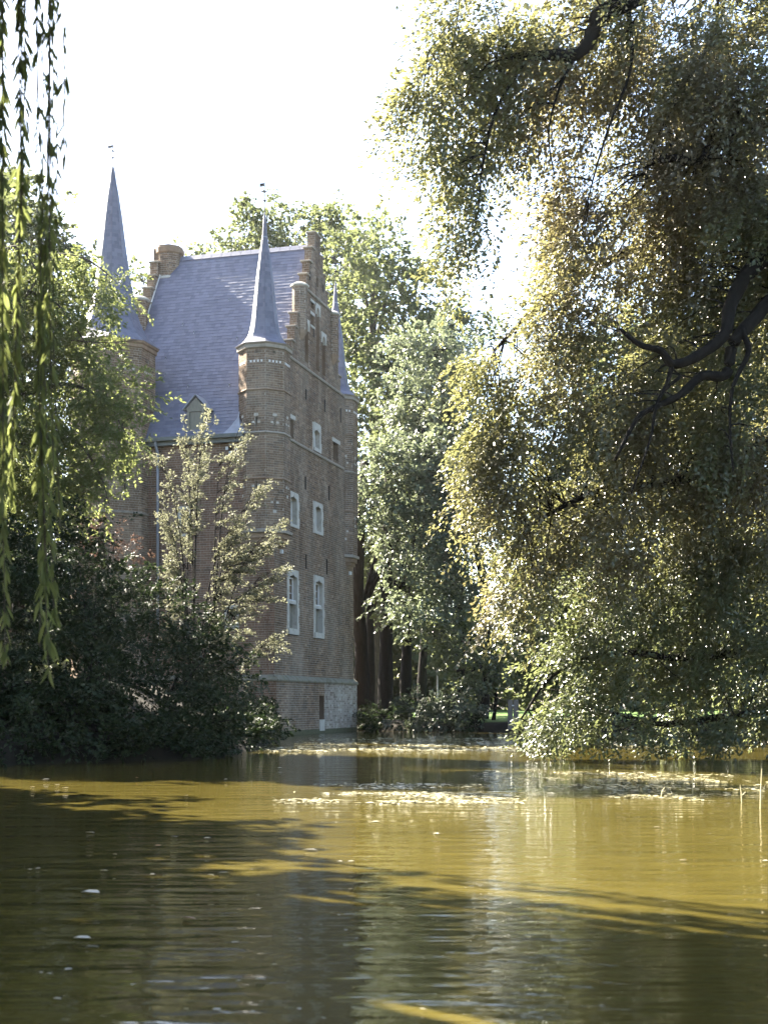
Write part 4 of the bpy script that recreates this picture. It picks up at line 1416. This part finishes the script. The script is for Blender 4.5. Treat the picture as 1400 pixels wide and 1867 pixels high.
# golden multi-stemmed shrub
gs, gso = tree_root('golden_shrub', -5.65, 41.5, 'airy golden multi-stemmed shrub glowing in front of the castle wall', 'shrub')
G = []
tips = [(338, 800, 41.70), (370, 775, 41.50), (300, 850, 41.70), (310, 960, 41.50), (430, 800, 41.50), (455, 905, 41.30), (498, 955, 41.10), (480, 1045, 41.10), (500, 1050, 40.90), (400, 850, 41.50), (500, 980, 40.90), (470, 1090, 40.90), (360, 870, 41.90), (330, 1040, 41.50), (420, 960, 41.30), (485, 1175, 41.10), (440, 1000, 41.30)]
gl = []
for i, tpx in enumerate(tips):
    t_ = P(*tpx)
    s = gso + np.array([random.uniform(-.5, .5), random.uniform(-.3, .3), -.1])
    mid1 = s + (t_ - s) * np.array([.22, .3, .45])
    mid2 = s + (t_ - s) * np.array([.55, .6, .80])
    _, q = limb(gs, gso, [s, mid1, mid2, t_], .036, .006, M['bark_dark'], 'stem', 5, 5)
    G.append(q)
    for k in range(4, len(q)):
        if rng.random() < .9:
            gl.append(q[k] + rng.normal(size=3) * .10)
gl = np.array(gl)
# side shoots from the stems
base = np.concatenate([q[6:] for q in G])
ctr = gso + np.array([0, 0, 3.0])
idx_ = rng.integers(0, len(base), 560)
s_ = base[idx_]
out_ = norm((s_ - ctr) * np.array([1, .8, .2])) * 1.1 + np.array([.25, 0, .30]) + rng.normal(size=s_.shape) * np.array([.5, .5, .28])
e_ = s_ + norm(out_) * rng.uniform(.25, .9, (len(s_), 1))
m = MB()
twig_mesh(m, s_, e_, .010, .004, .06, 3)
m.build('twigs', M['bark_dark'], gs, off=gso, kind='stuff')
Aa, Dd_ = [], []
for k in range(6):
    f = rng.uniform(.25, 1, (len(s_), 1))
    Aa.append(s_ + (e_ - s_) * f)
    Dd_.append(norm(e_ - s_) + rng.normal(size=s_.shape) * .45)
pos, ax, nn, ln = sprays(np.concatenate(Aa), np.concatenate(Dd_), .20, .07, 9, .06, .6, droop=.15)
leaf_object('foliage', pos, ax, nn, ln, .6, M['golden'], gs, gso)

# ================================================================== low growth along the shores
def shore_growth(name, label, line, step, r, h, mat, dens, leaf):
    e = empty(name, (line[0][0], line[0][1], 0))
    tag(e, label, 'undergrowth', None, 'stuff')
    lob = []
    for (x0, y0), (x1, y1) in zip(line[:-1], line[1:]):
        L = math.hypot(x1 - x0, y1 - y0)
        for k in range(max(1, int(L / step))):
            f = (k + random.random()) / max(1, int(L / step))
            x, y = x0 + (x1 - x0) * f, y0 + (y1 - y0) * f
            hh = h * random.uniform(.5, 1.2)
            lob.append(wlobe(x, y + random.uniform(-.3, .3), hh * .45, r * random.uniform(.7, 1.2), r * .8, hh * .6))
    crown('foliage', e, (line[0][0], line[0][1], 0), mat, lob, dens, .4, .16, 18, leaf, .6, (.8, .3, .5), clump=.2, kind='stuff', zmin=.03)


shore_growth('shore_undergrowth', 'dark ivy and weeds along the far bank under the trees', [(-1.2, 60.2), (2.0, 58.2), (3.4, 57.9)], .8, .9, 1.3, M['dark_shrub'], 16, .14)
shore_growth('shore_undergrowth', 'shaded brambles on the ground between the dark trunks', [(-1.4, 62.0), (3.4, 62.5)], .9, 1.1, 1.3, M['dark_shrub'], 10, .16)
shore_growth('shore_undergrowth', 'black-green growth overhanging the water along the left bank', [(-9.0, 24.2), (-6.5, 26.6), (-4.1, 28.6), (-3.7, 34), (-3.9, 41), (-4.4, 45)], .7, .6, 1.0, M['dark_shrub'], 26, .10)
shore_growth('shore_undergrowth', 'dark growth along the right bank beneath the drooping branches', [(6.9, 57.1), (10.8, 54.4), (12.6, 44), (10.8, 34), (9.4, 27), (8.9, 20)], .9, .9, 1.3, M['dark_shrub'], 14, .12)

# ================================================================== far bank: bush, maple sapling, posts
shrub('round_bush', 4.1, 58.5, 'round grey-green bush at the far water edge beside the lawn', [lobe(*a) for a in [(780, 1290, 57.5, 55, 30, 1.0), (830, 1285, 57.5, 50, 35, 1.0), (870, 1290, 57.8, 35, 35, .8), (740, 1305, 57.4, 30, 25, .7), (810, 1310, 57, 70, 20, .8)]], M['laurel'], 16, .14, ls=.4)
mid_tree('young_maple', 4.8, 60.5, 'low green maple arching over the round bush', P(850, 1170, 60),
         [lobe(*a) for a in [(850, 1150, 59, 50, 32, .9), (890, 1190, 58.6, 45, 40, .9), (830, 1190, 59, 40, 30, .8), (860, 1225, 58.6, 50, 30, .8), (900, 1240, 58.4, 35, 30, .7), (790, 1160, 59.5, 40, 22, .8)]],
         M['hornbeam'], 15, .15, 20, .55, .1, 30)
pz = P(935, 1330, 57.6)
gate = empty('wooden_post', (pz[0], pz[1], float(ground_h(np.array([pz[0]]), np.array([pz[1]]))[0])))
tag(gate, 'weathered double wooden mooring post at the far bank beside the lawn', 'post')
one_box('upright', M['post_wood'], gate, -.22, -.02, -.08, .08, -.6, 1.12, bevel=.01)
one_box('upright', M['post_wood'], gate, .02, .22, -.07, .09, -.6, 1.13, bevel=.01)
one_box('cross_board', M['post_wood'], gate, -.21, .21, .09, .14, .75, .95)
one_box('plate', M['white_paint'], gate, -.06, .03, -.10, -.085, .86, .91)
pz = P(797, 1300, 61)
m = MB()
m.tube([(0, 0, -.2), (0.01, 0, 1.2), (0, 0, 2.35)], [.045, .04, .035], 7)
m.box(-.10, .02, -.02, .02, 2.30, 2.36)
pole = m.build('white_pole', M['white_paint'])
pole.location = (pz[0], pz[1], float(ground_h(np.array([pz[0]]), np.array([pz[1]]))[0]))
tag(pole, 'thin white pole standing behind the round bush', 'pole')

# ================================================================== trees of the left bank, only their shade reaches the picture
mid_tree('bank_tree', -11.6, 18.6, 'broad tree on the left bank that shades the near water', (-11.6, 18.8, 8.4),
         [wlobe(-11.2, 18.6, 7.4, 2.4, 2.2, 2.2), wlobe(-9.9, 17.4, 5.2, 2.2, 2.2, 2.2), wlobe(-13.2, 19.6, 8.6, 2.4, 2.2, 2.2), wlobe(-14.2, 18.6, 6.5, 2.4, 2.2, 3.0), wlobe(-9.2, 15.4, 3.9, 1.8, 1.8, 1.8), wlobe(-11.0, 16.2, 6.4, 2.2, 2.0, 2.0), wlobe(-11.6, 21.2, 6.0, 2.4, 1.8, 2.2), wlobe(-9.2, 15.6, 6.8, 1.8, 1.6, 1.8), wlobe(-10.2, 14.6, 8.4, 1.8, 1.6, 1.6)], M['farleaf'], 6, .25, 20, .8, .4, 30)
mid_tree('bank_tree', -13.8, 37.5, 'broad tree on the left bank that shades the dark shrubs', (-13.6, 37.8, 13.5),
         [wlobe(-12.2, 33.0, 14.6, 2.5, 1.8, 2.6), wlobe(-12.2, 32.6, 10.5, 2.6, 1.8, 2.6), wlobe(-15.6, 34.2, 13.0, 2.4, 2.0, 2.8), wlobe(-13.6, 34.0, 7.0, 2.6, 2.2, 3.0), wlobe(-12.6, 31.0, 4.8, 2.0, 2.0, 2.8), wlobe(-15.6, 35.0, 12.0, 2.6, 2.6, 4.0)], M['farleaf'], 6, .25, 20, .8, .4, 30)

# ================================================================== unseen trees added behind the camera to block sky light from the near water
for (x, y, lab) in ((4.6, -4.6, 'unseen tree added on the near bank at the right to darken the near water'), (-4.4, -5.2, 'unseen tree added on the near bank at the left to darken the near water')):
    mid_tree('added_shade_tree', x, y, lab, (x * .9, y + 1, 9.5),
             [wlobe(x, y + 1, 8.5, 4.2, 3.4, 2.4), wlobe(x * .5, y + 4.2, 7.6, 3.2, 2.6, 1.4), wlobe(x * 1.3, y + 4.5, 7.0, 2.6, 2.4, 1.6), wlobe(x * .8, y + 2, 11.5, 3.6, 3.4, 2.0), wlobe(x * 1.4, y - 1, 6.0, 3.0, 2.6, 2.6), wlobe(x * .4, y - 1, 6.5, 2.6, 2.6, 2.6)], M['farleaf'], 4, .34, 18, .9, .4, 20)

# ================================================================== weeping willow on the near left
wi, wio = tree_root('weeping_willow', -8.6, 12.6, 'weeping willow whose thin leafy strands hang down the left edge in front of everything')
W = []
_, p = limb(wi, wio, [(-8.6, 12.6, -.3), (-8.4, 12.5, 2.2), (-7.9, 12.3, 4.6), (-7.2, 12.2, 7.0)], .5, .3, M['bark'], 'trunk', 12)
W.append(p)
for pts in ([(-7.8, 12.2, 5.0), (-6.0, 10.4, 7.4), (-4.0, 8.4, 8.3), (-2.3, 7.3, 7.6), (-1.6, 7.0, 6.3)],
            [(-7.4, 12.2, 6.4), (-6.2, 12.6, 9.0), (-4.6, 13.0, 10.2), (-3.2, 13.2, 10.0), (-2.4, 13.2, 9.2)],
            [(-7.2, 12.2, 6.6), (-6.4, 11.0, 9.0), (-5.0, 10.2, 9.9), (-3.6, 9.8, 9.8)],
            [(-7.2, 12.2, 6.6), (-7.4, 9.8, 9.0), (-6.8, 8.0, 9.6), (-5.6, 6.6, 8.6)],
            [(-7.8, 12.4, 6.2), (-9.8, 12.8, 9), (-11.5, 13.2, 9.6)],
            [(-7.2, 12.2, 7.0), (-6.4, 12.4, 10), (-5.6, 12.6, 11.6), (-4.4, 12.4, 11.8)]):
    pts = [pts[0]] + [(x, y - .8 * (z > 8.4), z) for x, y, z in pts[1:]]
    _, q = limb(wi, wio, pts, .16, .035, M['bark'])
    W.append(q)


def strand(path, n, leaf, wrat, spread, name, parent, off, stem=True):
    path = smooth_path(path, 6)
    seg = np.linalg.norm(np.diff(path, axis=0), axis=1)
    cum = np.concatenate([[0], np.cumsum(seg)])
    tt = np.sort(rng.random(n)) * cum[-1]
    pos = np.stack([np.interp(tt, cum, path[:, i]) for i in range(3)], 1) + rng.normal(size=(n, 3)) * spread * .4
    ang = rng.random(n) * 6.28
    out = np.stack([np.cos(ang), np.sin(ang), np.zeros(n)], 1)
    ax = norm(out * rng.uniform(.15, .6, n)[:, None] + np.array([0, 0, -1.0]))
    nn = norm(np.cross(ax, rng.normal(size=(n, 3))))
    ln = leaf * rng.uniform(.65, 1.2, n)
    return path, pos, ax, nn, ln


# visible strands: each hangs on its own twig
for (u, v1, Y, dens, sway) in ((4, 1010, 6.9, 66, .05), (20, 900, 7.1, 60, .06), (33, 760, 7.2, 44, .05), (38, 420, 7.0, 40, .04), (12, 1200, 7.6, 52, .08), (-12, 1100, 7.3, 60, .05),
                               (70, 340, 7.0, 20, .03), (88, 335, 7.1, 22, .03), (112, 355, 7.0, 20, .03), (98, 300, 7.3, 16, .04),
                               (92, 1235, 7.0, 56, .05), (100, 1130, 7.1, 44, .05), (82, 1060, 7.0, 44, .05), (108, 960, 7.2, 24, .05), (72, 1180, 7.2, 26, .05), (95, 880, 6.9, 30, .04)):
    top = P(u, -420, Y)
    bot = P(u + random.uniform(-6, 6), v1, Y)
    low = v1 > 700 and u > 50
    if low:
        st0 = P(u - 4, 330 + random.uniform(-40, 80), Y + .05)
        path = [st0, st0 * .6 + bot * .4 + np.array([random.uniform(-1, 1) * sway, 0, 0]), bot]
        full = [top, (top + st0) / 2, st0] + path[1:]
    else:
        path = [top, top * .55 + bot * .45 + np.array([random.uniform(-1, 1) * sway, .02, 0]), bot]
        full = path
    L = np.linalg.norm(path[0] - path[-1])
    pth, pos, ax, nn, ln = strand(path, int(dens * L), .105, .2, .018, 'x', None, None)
    if low:
        n2 = int(10 * np.linalg.norm(top - path[0]))
        _, p2, a2, k2, l2 = strand([top, (top + path[0]) / 2, path[0]], n2, .09, .2, .015, 'x', None, None)
        pos, ax, nn, ln = np.concatenate([pos, p2]), np.concatenate([ax, a2]), np.concatenate([nn, k2]), np.concatenate([ln, l2])
    m = MB()
    m.tube(smooth_path(full, 6), .0028, 4)
    so = m.build('hanging_strand', M['bark'], wi, off=wio)
    lf = leaf_object('leaves', pos, ax, nn, ln, .19, M['willow'], so, wio, six=True, fold=.12)

# the rest of the hanging crown, mostly outside the frame; it shades the near water
cp, ca, cn_, cl = [], [], [], []
allp = np.concatenate([q[2:] for q in W[1:]])
tw_ = MB()
SV = np.array(SUNV)
for i in range(1700):
    s = allp[rng.integers(len(allp))] + rng.normal(size=3) * np.array([1.0, .75, .35])
    lim = -2.35 - max(0, (s[1] - 7)) * .29                 # keep the view open: strands that hang low stay at the side
    L = min(rng.uniform(2.0, 5.5), s[2] - .7)
    if s[0] > lim:
        L = min(L, s[2] - (CAMH + (HOR + 200) / FOC * s[1]))
    if L < .6:
        continue
    e = s + np.array([rng.normal() * .15, rng.normal() * .15, -L])
    if s[0] <= lim:
        e[0] = min(e[0], lim)
    ss = s + (e - s) * np.linspace(0, 1, 9)[:, None]
    dmin = 9.0
    for tgt in ((-1.72, 7.0, 1.5), (-1.72, 7.0, 2.3), (-1.72, 7.0, 3.1)):        # crown thinned toward the sun so the front strands are lit
        rel = ss - np.array(tgt)
        dmin = min(dmin, np.linalg.norm(rel - (rel @ SV)[:, None] * SV, axis=1).min())
    if rng.random() < 1.05 - (dmin / .55) ** 2:
        continue
    pth, pos, ax, nn, ln = strand([s, (s + e) / 2 + rng.normal(size=3) * .06, e], int(L * 30), .13, .2, .05, 'x', None, None)
    cp.append(pos); ca.append(ax); cn_.append(nn); cl.append(ln)
    tw_.tube([s, (s + e) / 2, e], .004, 3, cap=False)
tw_.build('hanging_twigs', M['bark'], wi, off=wio, kind='stuff')
leaf_object('crown', np.concatenate(cp), np.concatenate(ca), np.concatenate(cn_), np.concatenate(cl) * 1.5, .32, M['willow'], wi, wio)

# ================================================================== things on the water
def weed_mat_object(name, label, regions, count, size):
    """mats of floating stems and leaves; regions are (u0, u1, v0, v1, weight) on the water surface"""
    pos, ax, ln = [], [], []
    for (u0, u1, v0, v1, wgt) in regions:
        n = int(count * wgt)
        u = rng.uniform(u0, u1, n)
        v = rng.uniform(v0, v1, n)
        Y = FOC * CAMH / (v - HOR)
        x = (u - 700) / FOC * Y
        k = np.sin(x * 2.1 + 1.3 * np.sin(Y * 1.1)) + .8 * np.sin(Y * 3.3 + x * .7) + .6 * np.sin(x * 5.1 - Y * 2.3) + rng.normal(size=n) * .5
        edge_ = np.minimum.reduce([(u - u0) / (u1 - u0), (u1 - u) / (u1 - u0)]) * 4
        keep = (k > .1) & (rng.random(n) < np.clip(edge_ + .15, 0, 1))
        pos.append(np.stack([x, Y, rng.uniform(.004, .016, n)], 1)[keep])
    pos = np.concatenate(pos)
    n = len(pos)
    a = rng.random(n) * 6.28
    ax = np.stack([np.cos(a), np.sin(a) * .8, rng.normal(size=n) * .06], 1)
    nn = norm(np.array([0, 0, 1.0])[None] + rng.normal(size=(n, 3)) * .16)
    ln = size * rng.uniform(.4, 1.6, n)
    root = empty(name, (float(pos[:, 0].mean()), float(pos[:, 1].mean()), 0))
    o = leaf_object(name, pos, ax, nn, ln, .32, M['weed'], None, (0, 0, 0), 'stuff', fold=.05)
    bpy.data.objects.remove(root)
    tag(o, label, 'pond weed', None, 'stuff')
    return o


weed_mat_object('floating_weed', 'pale mat of floating weed stretching across the sunlit middle of the pond', [(500, 960, 1446, 1466, .38), (540, 900, 1430, 1440, .12), (860, 1420, 1408, 1428, .25), (900, 1420, 1430, 1452, .2), (1050, 1300, 1452, 1462, .05)], 9000, .10)
weed_mat_object('floating_weed', 'bright strip of floating weed on the far water below the castle corner', [(470, 960, 1362, 1370, .5), (540, 960, 1346, 1362, .4), (960, 1250, 1354, 1362, .1)], 7000, .16)
# scattered fallen leaves
spots = [(565, 1552, .16, 0), (385, 1598, .07, 0), (408, 1594, .10, 0), (670, 1736, .09, 0), (430, 1722, .06, 0), (475, 1790, .06, 0), (165, 1630, .18, 0), (150, 1714, .12, 0), (685, 1500, .10, 0), (795, 1522, .08, 0), (900, 1527, .07, 0), (1197, 1510, .08, 0),
         (1245, 1571, .08, 0), (1395, 1572, .07, 0), (288, 1544, .08, 1), (345, 1678, .12, 1), (55, 1588, .05, 0), (70, 1586, .05, 0), (210, 1560, .05, 0), (190, 1590, .08, 0), (165, 1520, .12, 0), (318, 1528, .10, 0), (378, 1530, .08, 0), (620, 1573, .05, 0), (640, 1573, .06, 0), (278, 1597, .05, 0),
         (770, 1845, .03, 0), (683, 1695, .03, 0), (605, 1668, .03, 0), (618, 1672, .03, 0), (630, 1700, .03, 0), (585, 1690, .025, 0), (555, 1690, .025, 0), (548, 1716, .03, 0), (650, 1715, .03, 0), (395, 1846, .05, 0), (405, 1850, .04, 0), (340, 1845, .03, 0), (460, 1850, .03, 0), (545, 1845, .03, 0), (590, 1862, .03, 0),
         (125, 1772, .05, 0), (90, 1780, .04, 0), (75, 1778, .03, 0), (105, 1826, .05, 0), (85, 1422, .14, 0), (120, 1438, .12, 0), (105, 1432, .1, 0), (60, 1436, .1, 0), (250, 1419, .08, 1), (340, 1452, .08, 0), (412, 1422, .08, 0), (510, 1401, .12, 0), (470, 1635, .04, 0), (500, 1763, .04, 0), (435, 1793, .03, 0)]
shapes = {}
for orange in (0, 1):
    pos = np.zeros((1, 3))
    o = leaf_object('floating_leaf', pos - np.array([.5, 0, 0]), np.array([[1., 0, .03]]), np.array([[0, 0.1, 1.]]), np.array([1.0]), .34, M['orange_bit' if orange else 'pale_bit'], None, (0, 0, 0), six=True, fold=.1)
    shapes[orange] = o
first = {0: True, 1: True}
for (u, v, size, orange) in spots:
    o = shapes[orange] if first[orange] else shapes[orange].copy()
    if not first[orange]:
        COL.objects.link(o)
    first[orange] = False
    Y = FOC * CAMH / (v - HOR)
    o.location = ((u - 700) / FOC * Y, Y, .012)
    o.scale = (size * .8, size * random.uniform(.8, 1.4), size)
    o.rotation_euler = (0, 0, random.uniform(-.5, .5) + random.choice((0, math.pi)))
    if orange:
        tag(o, 'fallen orange leaf floating on the dark water', 'leaf', 'orange leaves on the pond')
    else:
        big = {(565, 1552): 'long pale willow leaf floating in the sunlit middle of the pond', (385, 1598): 'bright curled leaf floating at the edge of the sunlit water, left one of a pair',
               (408, 1594): 'bright flat leaf floating at the edge of the sunlit water, right one of a pair', (670, 1736): 'bright white floating leaf at bottom centre in the shaded water',
               (430, 1722): 'pale oval leaf floating left of the brightest one in the shaded near water', (475, 1790): 'lowest large pale leaf floating near the bottom edge left of centre',
               (165, 1630): 'long thin pale leaf lying flat on the dark water at far left', (685, 1500): 'pale leaf floating just in front of the weed mat', (1197, 1510): 'pale leaf floating in the sunlit water at the right'}.get((u, v))
        tag(o, big or 'small pale leaf floating on the pond', 'leaf', 'pale leaves on the pond')
# a few upright stems in the weed
for (u, v, h, lean) in ((1385, 1474, .44, .02), (1352, 1462, .20, -.02), (1203, 1452, .12, .06), (1130, 1425, .14, -.1), (1262, 1440, .16, .0)):
    Y = FOC * CAMH / (v - HOR)
    m = MB()
    m.tube([(0, 0, -.1), (lean * .4, 0, h * .5), (lean, 0.01, h)], [.008, .0075, .0035], 5)
    m.tube([(lean * .3, 0, h * .35), (lean * .3 + .05, .0, h * .6)], [.007, .002], 4)
    o = m.build('reed_stem', M['reed'])
    o.location = ((u - 700) / FOC * Y, Y, 0)
    lab = {1203: 'short leaning reed stem with a bright reflection in the middle of the weed', 1130: 'bent reed stem nearest the hanging branches', 1262: 'straight short reed stem between the bent ones', 1385: 'tallest pale reed stem standing in the water at the right edge', 1352: 'short pale reed stem beside the tallest one at the right edge'}.get(u, 'short bent reed stem poking out of the floating weed')
    tag(o, lab, 'reed', 'reed stems in the pond')

# ================================================================== hazy air, also standing in for lens glare around the bright sky
hz = MB()
hz.box(-310, 310, -130, 430, -1.8, 24.5)
haze = hz.build('haze', None)
hm = bpy.data.materials.new('haze_air')
hm.use_nodes = True
ht = hm.node_tree
for n in list(ht.nodes):
    ht.nodes.remove(n)
hv = ht.nodes.new('ShaderNodeVolumePrincipled')
hv.inputs['Color'].default_value = (0.95, 0.96, 0.97, 1)
hv.inputs['Density'].default_value = 0.00017
hv.inputs['Anisotropy'].default_value = 0.8
hout = ht.nodes.new('ShaderNodeOutputMaterial')
ht.links.new(hv.outputs[0], hout.inputs['Volume'])
haze.data.materials.append(hm)
haze['kind'] = 'stuff'
haze['label'] = 'thin bright haze in the air over the pond, also standing in for lens glare'
haze['category'] = 'haze'
